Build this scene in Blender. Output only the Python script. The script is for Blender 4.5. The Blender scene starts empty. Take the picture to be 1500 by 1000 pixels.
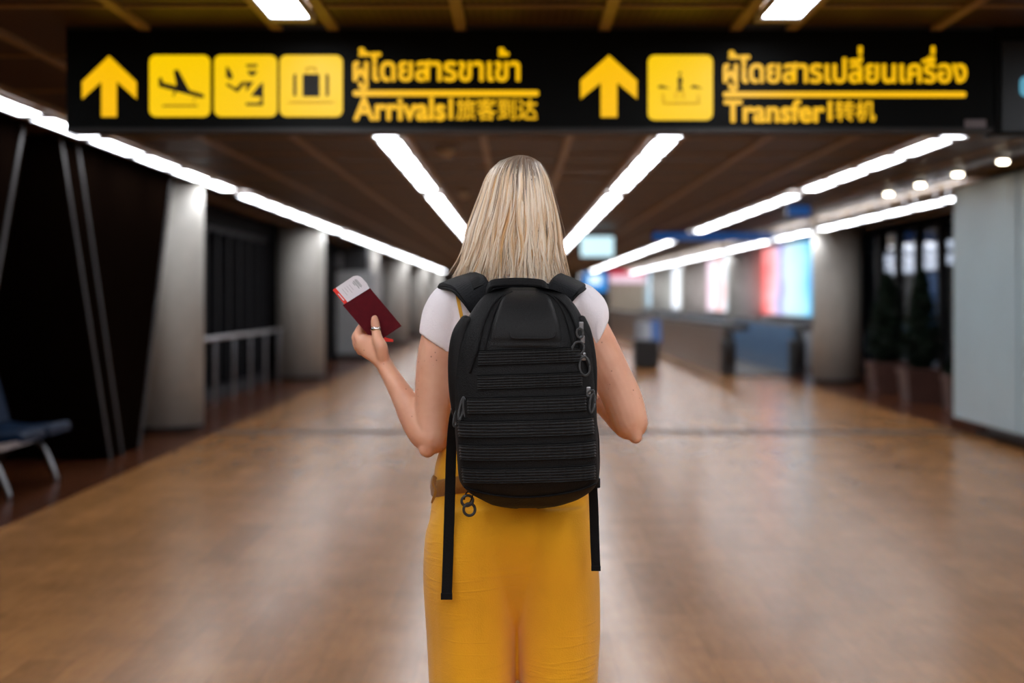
import bpy, bmesh, math, random
import numpy as np
from mathutils import Vector, Matrix, noise
random.seed(7); rng = np.random.default_rng(7)
SC = bpy.context.scene
COL = SC.collection

# ------------------------------------------------------------------ camera, world, exposure
F = 2083.0; CX, CY, H = 757.0, 438.0, 1.33          # focal length in px, vanishing point, eye height
cam = bpy.data.cameras.new('camera'); cam_o = bpy.data.objects.new('camera', cam); COL.objects.link(cam_o)
cam.sensor_width = 36.0; cam.lens = F/1500*36.0
cam.shift_x = (750-CX)/1500; cam.shift_y = -(500-CY)/1500
cam_o.location = (0, 0, H); cam_o.rotation_euler = (math.pi/2, 0, 0)
cam.clip_start = 0.05; cam.clip_end = 300
cam.dof.use_dof = True; cam.dof.focus_distance = 2.98; cam.dof.aperture_fstop = 2.1
SC.camera = cam_o
w = bpy.data.worlds.new('night'); SC.world = w; w.use_nodes = True
w.node_tree.nodes['Background'].inputs[0].default_value = (0.6, 0.75, 1.0, 1)
w.node_tree.nodes['Background'].inputs[1].default_value = 0.004
SC.view_settings.view_transform = 'Standard'; SC.view_settings.look = 'None'
SC.view_settings.gamma = 1.0; SC.view_settings.use_curve_mapping = False
SC.view_settings.exposure = 0.55
TUBE = 11.0                                          # luminance of the ceiling tubes
CEIL = 2.55

def P(px, py, D):
    return Vector(((px-CX)/F*D, D, H-(py-CY)/F*D))
def lin(c):
    c = c/255.0
    return c/12.92 if c <= 0.04045 else ((c+0.055)/1.055)**2.4
def rgb(r, g, b): return (lin(r), lin(g), lin(b), 1)

# ------------------------------------------------------------------ materials
class NT:
    def __init__(s, name):
        s.m = bpy.data.materials.new(name); s.m.use_nodes = True; s.t = s.m.node_tree
        s.b = s.t.nodes['Principled BSDF']
    def n(s, kind, **kw):
        nd = s.t.nodes.new(kind)
        for k, v in kw.items(): setattr(nd, k, v)
        return nd
    def l(s, a, b): s.t.links.new(a, b)
    def coords(s, scale=(1, 1, 1), out='Object'):
        tc = s.n('ShaderNodeTexCoord'); mp = s.n('ShaderNodeMapping'); mp.inputs['Scale'].default_value = scale
        s.l(tc.outputs[out], mp.inputs['Vector']); return mp.outputs['Vector']
    def noise(s, vec, scale, detail=4, rough=0.5):
        nd = s.n('ShaderNodeTexNoise'); nd.inputs['Scale'].default_value = scale
        nd.inputs['Detail'].default_value = detail; nd.inputs['Roughness'].default_value = rough
        s.l(vec, nd.inputs['Vector']); return nd.outputs['Fac']
    def ramp(s, fac, stops, interp='LINEAR'):
        r = s.n('ShaderNodeValToRGB'); r.color_ramp.interpolation = interp
        e = r.color_ramp.elements
        while len(e) < len(stops): e.new(0.5)
        for i, (p, c) in enumerate(stops): e[i].position = p; e[i].color = c
        s.l(fac, r.inputs['Fac']); return r.outputs['Color']
    def bump(s, h, strength=0.3, dist=0.01):
        b = s.n('ShaderNodeBump'); b.inputs['Strength'].default_value = strength; b.inputs['Distance'].default_value = dist
        s.l(h, b.inputs['Height']); s.l(b.outputs['Normal'], s.b.inputs['Normal'])

def mat(name, col, rough=0.5, metal=0.0, var=0.12, scale=8, bump=0.0, bscale=60, spec=0.5, stretch=(1, 1, 1)):
    t = NT(name); v = t.coords(stretch)
    f = t.noise(v, scale)
    lo = tuple(c*(1-var) for c in col[:3])+(1,); hi = tuple(min(1, c*(1+var)) for c in col[:3])+(1,)
    t.l(t.ramp(f, [(0.3, lo), (0.7, hi)]), t.b.inputs['Base Color'])
    t.b.inputs['Roughness'].default_value = rough; t.b.inputs['Metallic'].default_value = metal
    t.b.inputs['Specular IOR Level'].default_value = spec
    if bump: t.bump(t.noise(v, bscale, 3), bump, 0.004)
    return t.m
def emit(name, col, strength, base=(0.02, 0.02, 0.02, 1)):
    t = NT(name); t.b.inputs['Base Color'].default_value = base
    t.b.inputs['Emission Color'].default_value = col; t.b.inputs['Emission Strength'].default_value = strength
    t.b.inputs['Roughness'].default_value = 0.4
    return t.m

M = {}
def floor_mat(name, c1, c2, c3, rough):
    t = NT(name); v = t.coords()
    br = t.n('ShaderNodeTexBrick'); br.offset = 0.37; br.inputs['Scale'].default_value = 1.0
    br.inputs['Brick Width'].default_value = 1.2; br.inputs['Row Height'].default_value = 0.18
    br.inputs['Mortar Size'].default_value = 0.0015; br.inputs['Bias'].default_value = 0.0
    br.inputs['Color1'].default_value = c1; br.inputs['Color2'].default_value = c2; br.inputs['Mortar'].default_value = c3
    vr = t.n('ShaderNodeVectorRotate', rotation_type='Z_AXIS'); vr.inputs['Angle'].default_value = math.pi/2
    t.l(v, vr.inputs['Vector']); t.l(vr.outputs['Vector'], br.inputs['Vector'])
    v2 = t.coords((7, 1.1, 1)); g = t.noise(v2, 4, 6, 0.6)
    gr = t.ramp(g, [(0.3, (0.84, 0.82, 0.8, 1)), (0.7, (1.12, 1.12, 1.12, 1))])
    v3 = t.coords((1, 1, 1)); g2 = t.noise(v3, 2.2, 5, 0.6)
    gr2 = t.ramp(g2, [(0.25, (0.8, 0.78, 0.76, 1)), (0.75, (1.15, 1.15, 1.15, 1))])
    mx = t.n('ShaderNodeMix', data_type='RGBA', blend_type='MULTIPLY'); mx.inputs['Factor'].default_value = 0.8
    t.l(br.outputs['Color'], mx.inputs['A']); t.l(gr, mx.inputs['B'])
    mx2 = t.n('ShaderNodeMix', data_type='RGBA', blend_type='MULTIPLY'); mx2.inputs['Factor'].default_value = 1.0
    t.l(mx.outputs['Result'], mx2.inputs['A']); t.l(gr2, mx2.inputs['B'])
    t.l(mx2.outputs['Result'], t.b.inputs['Base Color'])
    rr = t.ramp(t.noise(v3, 3.5, 6, 0.6), [(0.3, (rough*0.94,)*3+(1,)), (0.7, (rough*1.08,)*3+(1,))])
    t.l(rr, t.b.inputs['Roughness'])
    t.bump(t.noise(v2, 9, 3), 0.012, 0.003)
    t.b.inputs['Specular IOR Level'].default_value = 0.11
    return t.m
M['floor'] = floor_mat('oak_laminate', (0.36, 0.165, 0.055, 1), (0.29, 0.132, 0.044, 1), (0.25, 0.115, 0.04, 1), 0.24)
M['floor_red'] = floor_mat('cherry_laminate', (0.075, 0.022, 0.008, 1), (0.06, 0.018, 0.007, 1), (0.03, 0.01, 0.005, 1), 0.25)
M['joint'] = mat('floor_joint', (0.06, 0.032, 0.018, 1), 0.5, spec=0.1)

def ceiling_mat():
    t = NT('perforated_brown_metal'); tc = t.n('ShaderNodeTexCoord'); sp = t.n('ShaderNodeSeparateXYZ')
    t.l(tc.outputs['Object'], sp.inputs[0])
    def wave(out, freq):
        a = t.n('ShaderNodeMath', operation='MULTIPLY'); a.inputs[1].default_value = freq; t.l(out, a.inputs[0])
        s = t.n('ShaderNodeMath', operation='SINE'); t.l(a.outputs[0], s.inputs[0]); return s.outputs[0]
    mx = t.n('ShaderNodeMath', operation='MAXIMUM')
    t.l(wave(sp.outputs['X'], 2*math.pi/0.035), mx.inputs[0]); t.l(wave(sp.outputs['Y'], 2*math.pi/0.06), mx.inputs[1])
    c = t.ramp(mx.outputs[0], [(0.35, (0.035, 0.02, 0.012, 1)), (0.8, (0.085, 0.046, 0.024, 1))])
    t.l(c, t.b.inputs['Base Color']); t.b.inputs['Roughness'].default_value = 0.5; t.b.inputs['Specular IOR Level'].default_value = 0.25
    t.bump(mx.outputs[0], 0.25, 0.006)
    return t.m
M['ceiling'] = ceiling_mat()
M['rib'] = mat('ceiling_rib_metal', (0.3, 0.2, 0.1, 1), 0.45)
M['tube'] = emit('fluorescent_diffuser', (0.93, 0.95, 1.0, 1), TUBE, (0.8, 0.8, 0.8, 1))
M['spot'] = emit('warm_spot_lens', (1.0, 0.9, 0.7, 1), 14.0, (0.8, 0.8, 0.8, 1))
M['housing'] = mat('white_enamel', (0.4, 0.4, 0.42, 1), 0.5)
M['column'] = mat('pale_column_paint', (0.42, 0.4, 0.36, 1), 0.5, var=0.05, spec=0.25)
M['black'] = mat('black_enamel', (0.009, 0.009, 0.01, 1), 0.45)
M['sign_black'] = mat('sign_black_acrylic', (0.002, 0.003, 0.003, 1), 0.45, spec=0.1)
M['yellow'] = emit('backlit_yellow', (1.0, 0.54, 0.0, 1), 0.66, (0.02, 0.01, 0.0, 1))
M['yellow_tile'] = emit('backlit_yellow_tile', (1.0, 0.62, 0.0, 1), 0.66, (0.02, 0.012, 0.0, 1))
M['symbol'] = mat('black_vinyl', (0.006, 0.005, 0.003, 1), 0.6)
M['symbol_thin'] = mat('worn_brown_vinyl', (0.16, 0.08, 0.005, 1), 0.6)
M['sticker'] = mat('grey_sticker', (0.16, 0.14, 0.15, 1), 0.6)
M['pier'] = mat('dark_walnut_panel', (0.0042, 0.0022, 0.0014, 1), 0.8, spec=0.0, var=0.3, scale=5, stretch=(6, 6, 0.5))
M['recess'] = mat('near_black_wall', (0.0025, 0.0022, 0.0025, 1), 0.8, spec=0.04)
M['trim'] = mat('brushed_bronze_trim', (0.016, 0.013, 0.013, 1), 0.5, 0.2)
M['chrome'] = mat('polished_steel', (0.3, 0.305, 0.32, 1), 0.3, 1.0)
M['steel'] = mat('satin_steel', (0.36, 0.36, 0.38, 1), 0.32, 0.9)
M['mullion'] = mat('dark_grey_mullion', (0.012, 0.012, 0.014, 1), 0.6, spec=0.1)
M['blue_seat'] = mat('blue_seat_vinyl', (0.0015, 0.012, 0.036, 1), 0.6, spec=0.15)
M['wall_pale'] = mat('pale_grey_wall', (0.3, 0.305, 0.31, 1), 0.5, var=0.06, scale=2)
M['wall_grey'] = mat('mid_grey_wall', (0.24, 0.24, 0.25, 1), 0.5, var=0.06, scale=2)
M['panel_white'] = mat('pale_blue_grey_board', (0.42, 0.55, 0.61, 1), 0.3, var=0.04, scale=1.5, spec=0.3)
M['plinth'] = mat('taupe_plinth', (0.1, 0.07, 0.055, 1), 0.5)
M['planter'] = mat('terracotta_brown_planter', (0.075, 0.03, 0.022, 1), 0.5)
M['soil'] = mat('dark_soil', (0.02, 0.014, 0.01, 1), 0.9)
M['leaf'] = mat('dark_green_leaf', (0.004, 0.011, 0.005, 1), 0.6, var=0.5, scale=6, spec=0.15)
M['bark'] = mat('bark', (0.06, 0.04, 0.03, 1), 0.8)
M['beige'] = mat('beige_laminate', (0.3, 0.25, 0.19, 1), 0.45)
M['balustrade'] = mat('taupe_balustrade_panel', (0.17, 0.13, 0.105, 1), 0.35)
M['balustrade_blue_light'] = mat('painted_blue_light_balustrade', (0.12, 0.24, 0.42, 1), 0.25)  # blue light from the posters painted into this panel colour
M['rubber'] = mat('black_rubber', (0.012, 0.012, 0.013, 1), 0.5)
M['detector'] = mat('cream_plastic', (0.5, 0.43, 0.34, 1), 0.5)
M['pale_blue_screen'] = emit('pale_blue_screen', (0.62, 0.9, 1.0, 1), 0.85)
M['blue_screen'] = emit('blue_screen', (0.02, 0.33, 0.95, 1), 0.6)
M['white_screen'] = emit('white_screen', (0.75, 0.95, 1.0, 1), 0.9)
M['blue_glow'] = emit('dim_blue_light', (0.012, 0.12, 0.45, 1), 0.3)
M['red_lit'] = emit('lit_red_sign', (0.9, 0.03, 0.1, 1), 0.5)
M['pink_lit'] = emit('lit_pink_sign', (1.0, 0.72, 0.85, 1), 0.65)
M['window_lit'] = emit('lit_window', (0.72, 0.76, 0.9, 1), 0.9)
M['window_blue'] = emit('blue_lit_window', (0.1, 0.25, 0.6, 1), 0.2)
M['facade'] = mat('dark_facade', (0.02, 0.02, 0.025, 1), 0.8)
def glass_mat():
    t = NT('window_glass'); t.b.inputs['Base Color'].default_value = (0.8, 0.86, 0.9, 1)
    t.b.inputs['Transmission Weight'].default_value = 1.0; t.b.inputs['Roughness'].default_value = 0.02
    t.b.inputs['IOR'].default_value = 1.2
    return t.m
M['glass'] = glass_mat()
def ad_mat(name, stops, seed, strength=2.2, edge=(0.0, 0.35, 1.0, 1)):
    t = NT(name); tc = t.n('ShaderNodeTexCoord'); mp = t.n('ShaderNodeMapping')
    mp.inputs['Location'].default_value = (seed, seed*0.7, 0); mp.inputs['Rotation'].default_value = (0, 0, 0.3)
    t.l(tc.outputs['Generated'], mp.inputs['Vector'])
    g = t.n('ShaderNodeSeparateXYZ'); t.l(tc.outputs['Generated'], g.inputs[0])
    nz = t.n('ShaderNodeTexNoise'); nz.inputs['Scale'].default_value = 2.4; nz.inputs['Detail'].default_value = 2
    t.l(mp.outputs['Vector'], nz.inputs['Vector'])
    a = t.n('ShaderNodeMath', operation='MULTIPLY_ADD'); a.inputs[1].default_value = 0.36; a.inputs[2].default_value = -0.18
    t.l(nz.outputs['Fac'], a.inputs[0])
    s = t.n('ShaderNodeMath', operation='ADD'); t.l(g.outputs['Y'], s.inputs[0]); t.l(a.outputs[0], s.inputs[1])
    c = t.ramp(s.outputs[0], stops)
    t.l(c, t.b.inputs['Emission Color']); t.b.inputs['Emission Strength'].default_value = strength
    t.b.inputs['Base Color'].default_value = (0.02, 0.02, 0.02, 1)
    return t.m
W1 = (0.9, 0.95, 1, 1); CY1 = (0.12, 0.6, 1, 1); RD = (1, 0.12, 0.12, 1); PK = (1, 0.55, 0.75, 1); BL = (0.04, 0.2, 0.85, 1)
M['ad1'] = ad_mat('lit_poster_a', [(0.0, (0.02, 0.35, 1, 1)), (0.08, CY1), (0.2, (0.4, 0.8, 1, 1)), (0.5, (0.7, 0.88, 1, 1)), (0.6, (0.35, 0.35, 0.85, 1)), (0.68, (1, 0.72, 0.85, 1)), (0.85, (1, 0.35, 0.35, 1)), (0.97, RD)], 0.3, 0.85)
M['ad2'] = ad_mat('lit_poster_b', [(0.0, BL), (0.2, CY1), (0.35, W1), (0.55, (1, 0.45, 0.45, 1)), (0.7, W1), (1.0, PK)], 1.1, 0.95)
M['ad3'] = ad_mat('lit_poster_c', [(0.0, CY1), (0.25, W1), (0.7, W1), (1.0, (0.75, 0.8, 1, 1))], 2.3, 1.1)
M['ad4'] = ad_mat('lit_poster_d', [(0.0, W1), (0.5, W1), (1.0, CY1)], 3.1, 1.1)

# person
def skin_mat():
    t = NT('freckled_skin'); v = t.coords()  # skin's own tone with brown freckles
    base = t.ramp(t.noise(v, 14, 3), [(0.3, (0.66, 0.32, 0.2, 1)), (0.7, (0.76, 0.41, 0.27, 1))])
    vo = t.n('ShaderNodeTexVoronoi'); vo.inputs['Scale'].default_value = 75; vo.inputs['Randomness'].default_value = 1.0; t.l(v, vo.inputs['Vector'])
    spots = t.ramp(vo.outputs['Distance'], [(0.09, (1, 1, 1, 1)), (0.16, (0, 0, 0, 1))])
    thin = t.ramp(t.noise(v, 24, 2), [(0.5, (0, 0, 0, 1)), (0.62, (0.8, 0.8, 0.8, 1))])
    mm = t.n('ShaderNodeMath', operation='MULTIPLY'); t.l(spots, mm.inputs[0]); t.l(thin, mm.inputs[1])
    mx = t.n('ShaderNodeMix', data_type='RGBA'); t.l(mm.outputs[0], mx.inputs['Factor'])
    t.l(base, mx.inputs['A']); mx.inputs['B'].default_value = (0.27, 0.09, 0.045, 1)
    t.l(mx.outputs['Result'], t.b.inputs['Base Color'])
    t.b.inputs['Roughness'].default_value = 0.45; t.b.inputs['Subsurface Weight'].default_value = 0.15
    t.b.inputs['Subsurface Radius'].default_value = (0.012, 0.004, 0.002); t.b.inputs['Subsurface Scale'].default_value = 0.5
    t.bump(t.noise(v, 180, 2), 0.08, 0.002)
    return t.m
M['skin'] = skin_mat()
def cloth(name, col, rough, wscale, bstr, fold=0.0, fvec=(1, 1, 1), var=0.1, sheen=0.2):
    t = NT(name); v = t.coords()
    f = t.noise(v, 9, 4)
    lo = tuple(c*(1-var) for c in col[:3])+(1,); hi = tuple(min(1, c*(1+var)) for c in col[:3])+(1,)
    t.l(t.ramp(f, [(0.3, lo), (0.7, hi)]), t.b.inputs['Base Color'])
    t.b.inputs['Roughness'].default_value = rough; t.b.inputs['Specular IOR Level'].default_value = 0.18
    t.b.inputs['Sheen Weight'].default_value = sheen
    wv = t.noise(v, wscale, 2)
    if fold:
        v2 = t.coords(fvec); fo = t.noise(v2, 5, 2, 0.45)
        rg = t.ramp(fo, [(0.44, (0, 0, 0, 1)), (0.5, (1, 1, 1, 1)), (0.56, (0, 0, 0, 1))], 'EASE')
        msk = t.ramp(t.noise(v, 4.5, 1), [(0.5, (0, 0, 0, 1)), (0.62, (1, 1, 1, 1))])
        m1 = t.n('ShaderNodeMath', operation='MULTIPLY'); t.l(rg, m1.inputs[0]); t.l(msk, m1.inputs[1])
        a = t.n('ShaderNodeMath', operation='MULTIPLY_ADD'); a.inputs[1].default_value = fold
        t.l(m1.outputs[0], a.inputs[0]); t.l(wv, a.inputs[2]); wv = a.outputs[0]
    t.bump(wv, bstr, 0.003)
    return t.m
M['shirt'] = cloth('white_cotton', (0.88, 0.83, 0.86, 1), 0.9, 300, 0.3, 2.0, (4, 4, 1), 0.03)
M['mustard'] = cloth('mustard_gauze', (0.77, 0.36, 0.012, 1), 0.95, 320, 0.3, 1.0, (0.9, 0.9, 6.5), 0.05)
M['sash'] = cloth('brown_sash', (0.28, 0.11, 0.012, 1), 0.8, 200, 0.4)
M['strap_y'] = cloth('mustard_strap', (0.6, 0.3, 0.03, 1), 0.8, 200, 0.3)
M['pack'] = cloth('black_ripstop', (0.0042, 0.0044, 0.0047, 1), 0.62, 420, 0.5, 0.0, (1, 1, 1), 0.15, 0.02)
M['pack_smooth'] = cloth('moulded_black_fabric', (0.0062, 0.0062, 0.0064, 1), 0.5, 500, 0.35, 0.0, (1, 1, 1), 0.1, 0.02)
M['webbing'] = cloth('charcoal_webbing', (0.0135, 0.014, 0.0145, 1), 0.45, 500, 0.4, 0.0, (1, 1, 1), 0.2, 0.05)
M['strap'] = cloth('black_webbing_strap', (0.0016, 0.0016, 0.002, 1), 0.7, 400, 0.4, 0.0, (1, 1, 1), 0.1, 0.0)
M['foam'] = cloth('black_padded_strap', (0.0024, 0.003, 0.0045, 1), 0.65, 350, 0.5, 0.0, (1, 1, 1), 0.2, 0.0)
M['cord'] = cloth('grey_black_cord', (0.045, 0.048, 0.05, 1), 0.5, 600, 0.4)
M['gunmetal'] = mat('gunmetal_zip', (0.3, 0.3, 0.31, 1), 0.3, 0.9)
M['silver'] = mat('silver_ring', (0.75, 0.73, 0.68, 1), 0.18, 1.0)
M['passport'] = mat('burgundy_leatherette', (0.085, 0.0025, 0.007, 1), 0.55, spec=0.12, var=0.12, scale=60, bump=0.15, bscale=900)
M['pages'] = mat('cream_pages', (0.6, 0.55, 0.48, 1), 0.8)
M['paper'] = mat('ticket_paper', (0.72, 0.7, 0.74, 1), 0.6, var=0.02)
M['red_ink'] = mat('red_ink', (0.75, 0.025, 0.012, 1), 0.6)
M['grey_ink'] = mat('grey_ink', (0.3, 0.32, 0.33, 1), 0.7)
M['pale_ink'] = mat('pale_ink', (0.52, 0.5, 0.54, 1), 0.7)
M['eye_white'] = mat('eye_white', (0.8, 0.8, 0.78, 1), 0.2)
M['lip'] = mat('lip_pink', (0.5, 0.16, 0.14, 1), 0.4)
M['shoe'] = mat('white_shoe_leather', (0.6, 0.58, 0.55, 1), 0.5)
M['sole'] = mat('shoe_sole', (0.3, 0.28, 0.26, 1), 0.7)
def hair_mat():
    t = NT('blonde_hair'); at = t.n('ShaderNodeAttribute'); at.attribute_name = 'tone'
    t.l(at.outputs['Color'], t.b.inputs['Base Color'])
    t.b.inputs['Roughness'].default_value = 0.34; t.b.inputs['Specular IOR Level'].default_value = 0.6
    return t.m
M['hair'] = hair_mat()

# ------------------------------------------------------------------ helpers
def link(name, me, material=None, parent=None, smooth=False):
    o = bpy.data.objects.new(name, me); COL.objects.link(o)
    if material is not None and not me.materials: me.materials.append(material)
    if smooth: me.shade_smooth()
    if parent is not None:
        o.parent = parent; o.matrix_parent_inverse = Matrix.Translation(parent.location).inverted() if parent.rotation_euler[:] == (0, 0, 0) else parent.matrix_world.inverted()
    return o
def tag(o, label=None, cat=None, group=None, kind=None):
    if label: o['label'] = label
    if cat: o['category'] = cat
    if group: o['group'] = group
    if kind: o['kind'] = kind
    return o
def empty(name, loc, label=None, cat=None, group=None):
    o = bpy.data.objects.new(name, None); COL.objects.link(o); o.location = loc; o.empty_display_size = 0.1
    return tag(o, label, cat, group)
def bm_obj(name, bm, material, parent=None, smooth=False):
    bmesh.ops.recalc_face_normals(bm, faces=bm.faces)
    me = bpy.data.meshes.new(name); bm.to_mesh(me); bm.free()
    return link(name, me, material, parent, smooth)
def add_box(bm, lo, hi, bevel=0.0):
    lo, hi = Vector(lo), Vector(hi)
    r = bmesh.ops.create_cube(bm, size=1.0, matrix=Matrix.Translation((lo+hi)/2) @ Matrix.Diagonal((*(hi-lo), 1)))
    if bevel:
        es = list({e for v in r['verts'] for e in v.link_edges})
        bmesh.ops.bevel(bm, geom=es, offset=bevel, segments=2, affect='EDGES', profile=0.6)
def box(name, lo, hi, material, parent=None, bevel=0.0):
    bm = bmesh.new(); add_box(bm, lo, hi, bevel); return bm_obj(name, bm, material, parent)
def struct(name, lo, hi, material, parent=None):
    return tag(box(name, lo, hi, material, parent), kind='structure')
def add_prism(bm, pts, d):
    """pts: closed outline of 3-D points in one plane; d: extrusion vector"""
    d = Vector(d); a = [bm.verts.new(p) for p in pts]; b = [bm.verts.new(Vector(p)+d) for p in pts]
    n = len(pts); bm.faces.new(a); bm.faces.new(b[::-1])
    for i in range(n): bm.faces.new((a[i], b[i], b[(i+1) % n], a[(i+1) % n]))
def prism(name, pts, d, material, parent=None):
    bm = bmesh.new(); add_prism(bm, pts, d); return bm_obj(name, bm, material, parent)
def catmull(pts, n):
    pts = [np.asarray(p, float) for p in pts]; out = []
    for i in range(len(pts)-1):
        p0 = pts[max(i-1, 0)]; p1 = pts[i]; p2 = pts[i+1]; p3 = pts[min(i+2, len(pts)-1)]
        for k in range(n):
            t = k/n
            out.append(0.5*((2*p1)+(-p0+p2)*t+(2*p0-5*p1+4*p2-p3)*t*t+(-p0+3*p1-3*p2+p3)*t**3))
    out.append(pts[-1]); return out
def add_rings(bm, rings, cap=True, closed=True):
    vr = [[bm.verts.new(p) for p in r] for r in rings]; n = len(vr[0])
    for a, b in zip(vr, vr[1:]):
        for i in range(n if closed else n-1): bm.faces.new((a[i], a[(i+1) % n], b[(i+1) % n], b[i]))
    if cap and closed:
        bm.faces.new(vr[0][::-1]); bm.faces.new(vr[-1])
    return vr
def add_tube(bm, pts, radii, n=10, sub=4, round_ends=True):
    """round tube through points with a radius at each"""
    if not hasattr(radii, '__len__'): radii = [radii]*len(pts)
    data = catmull([(*p, r) for p, r in zip(pts, radii)], sub) if sub > 1 else [np.array((*p, r)) for p, r in zip(pts, radii)]
    C = [Vector(d[:3]) for d in data]; R = [max(1e-4, d[3]) for d in data]
    T = [(C[min(i+1, len(C)-1)]-C[max(i-1, 0)]).normalized() for i in range(len(C))]
    if round_ends:
        def capring(c, t, r, sgn): return [(c+t*(sgn*r*s), r*q) for s, q in ((0.92, 0.35), (0.7, 0.7), (0.4, 0.92))]
        a = capring(C[0], T[0], R[0], -1); b = capring(C[-1], T[-1], R[-1], 1)[::-1]
        C = [x[0] for x in a]+C+[x[0] for x in b]; R = [x[1] for x in a]+R+[x[1] for x in b]; T = [T[0]]*3+T+[T[-1]]*3
    up = Vector((0, 0, 1)) if abs(T[0].z) < 0.9 else Vector((0, 1, 0))
    u = (up-T[0]*up.dot(T[0])).normalized(); rings = []
    for c, r, t in zip(C, R, T):
        u = (u-t*u.dot(t)).normalized(); v = t.cross(u)
        rings.append([c+(u*math.cos(a)+v*math.sin(a))*r for a in (2*math.pi*k/n for k in range(n))])
    add_rings(bm, rings)
def tube(name, pts, radii, material, parent=None, n=10, sub=4):
    bm = bmesh.new(); add_tube(bm, pts, radii, n, sub); return bm_obj(name, bm, material, parent, True)
def add_torus(bm, c, rx, rz, r, rot=0.0, n=28, tilt=0.25):
    pts = []
    for k in range(n+1):
        a = 2*math.pi*k/n; x = rx*math.cos(a); z = rz*math.sin(a)
        xx = x*math.cos(rot)-z*math.sin(rot); zz = x*math.sin(rot)+z*math.cos(rot)
        pts.append(Vector(c)+Vector((xx, tilt*xx, zz)))
    add_tube(bm, pts, r, 8, 1, False)
def add_loft(bm, secs, n=48, sub=4, exp=2.0):
    """horizontal superellipse sections: (cx, cy, z, hw, hd)"""
    rings = []
    for s in catmull(secs, sub):
        cx, cy, z, hw, hd = s; ring = []
        for k in range(n):
            a = 2*math.pi*k/n; c, q = math.cos(a), math.sin(a)
            ring.append(Vector((cx+hw*math.copysign(abs(c)**(2/exp), c), cy+hd*math.copysign(abs(q)**(2/exp), q), z)))
        rings.append(ring)
    add_rings(bm, rings)
def remeshed(name, bm, voxel, smooth_it, material, parent=None):
    """fuse overlapping pieces into one continuous skin"""
    bmesh.ops.recalc_face_normals(bm, faces=bm.faces)
    me = bpy.data.meshes.new('tmp'); bm.to_mesh(me); bm.free()
    t = bpy.data.objects.new('tmp', me); COL.objects.link(t)
    r = t.modifiers.new('r', 'REMESH'); r.mode = 'VOXEL'; r.voxel_size = voxel
    if smooth_it:
        s = t.modifiers.new('s', 'SMOOTH'); s.iterations = smooth_it; s.factor = 0.5
    dg = bpy.context.evaluated_depsgraph_get(); dg.update()
    out = bpy.data.meshes.new_from_object(t.evaluated_get(dg)); out.name = name
    bpy.data.objects.remove(t); bpy.data.meshes.remove(me)
    out.materials.clear()
    return link(name, out, material, parent, True)
ORD = ['nearest', 'second', 'third', 'fourth', 'fifth', 'sixth', 'seventh', 'eighth', 'ninth', 'tenth', 'eleventh', 'twelfth',
       'thirteenth', 'fourteenth', 'fifteenth', 'sixteenth', 'seventeenth', 'eighteenth', 'nineteenth', 'twentieth']

# ------------------------------------------------------------------ setting: floor, ceiling, walls
FAR, NEAR = 78.0, -14.0
struct('floor', (-3.0, NEAR, -0.1), (4.46, FAR, 0), M['floor'])
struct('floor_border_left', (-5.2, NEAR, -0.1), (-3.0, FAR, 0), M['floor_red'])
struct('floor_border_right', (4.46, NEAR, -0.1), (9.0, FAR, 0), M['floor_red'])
struct('trim_1', (-3.0, 14.05, -0.05), (4.46, 14.4, 0.0015), M['joint'])
ceil = struct('ceiling', (-5.2, NEAR, CEIL), (9.0, FAR, CEIL+0.15), M['ceiling'])
ROWS = [-3.09, -0.944, 1.10, 3.14, 4.6]
bm = bmesh.new()
xs = [-3.7, -2.35, -1.66, -0.25, 0.39, 1.87, 2.5, 3.85, 4.5, 5.9]+[r+s for r in ROWS[:4] for s in (-0.125, 0.125)]
for x in xs: add_box(bm, (x-0.025, NEAR, CEIL-0.022), (x+0.025, FAR, CEIL))
tag(bm_obj('trim_2', bm, M['rib']), kind='structure')
bm = bmesh.new()
y = -13.3
while y < FAR:
    add_box(bm, (-5.2, y-0.012, CEIL-0.012), (6.1, y+0.012, CEIL)); y += 1.2
tag(bm_obj('trim_3', bm, M['rib']), kind='structure')

struct('wall_back', (-5.2, NEAR-0.1, 0), (9.0, NEAR, CEIL), M['wall_pale'])
struct('wall_end', (-5.2, FAR, 0), (9.0, FAR+0.1, CEIL), M['wall_pale'])
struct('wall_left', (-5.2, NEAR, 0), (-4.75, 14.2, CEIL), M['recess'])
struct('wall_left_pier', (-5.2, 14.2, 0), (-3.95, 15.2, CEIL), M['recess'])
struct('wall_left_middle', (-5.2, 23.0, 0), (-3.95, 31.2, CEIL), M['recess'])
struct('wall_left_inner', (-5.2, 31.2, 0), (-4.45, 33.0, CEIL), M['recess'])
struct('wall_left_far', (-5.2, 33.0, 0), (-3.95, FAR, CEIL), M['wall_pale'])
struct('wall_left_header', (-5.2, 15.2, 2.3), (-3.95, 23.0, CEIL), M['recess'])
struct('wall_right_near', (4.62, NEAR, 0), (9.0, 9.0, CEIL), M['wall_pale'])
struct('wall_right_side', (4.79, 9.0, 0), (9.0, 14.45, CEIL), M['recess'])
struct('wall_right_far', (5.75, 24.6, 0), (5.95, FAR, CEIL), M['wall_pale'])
struct('wall_right_header', (6.0, 14.45, 2.42), (6.2, 24.6, CEIL), M['recess'])
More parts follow.
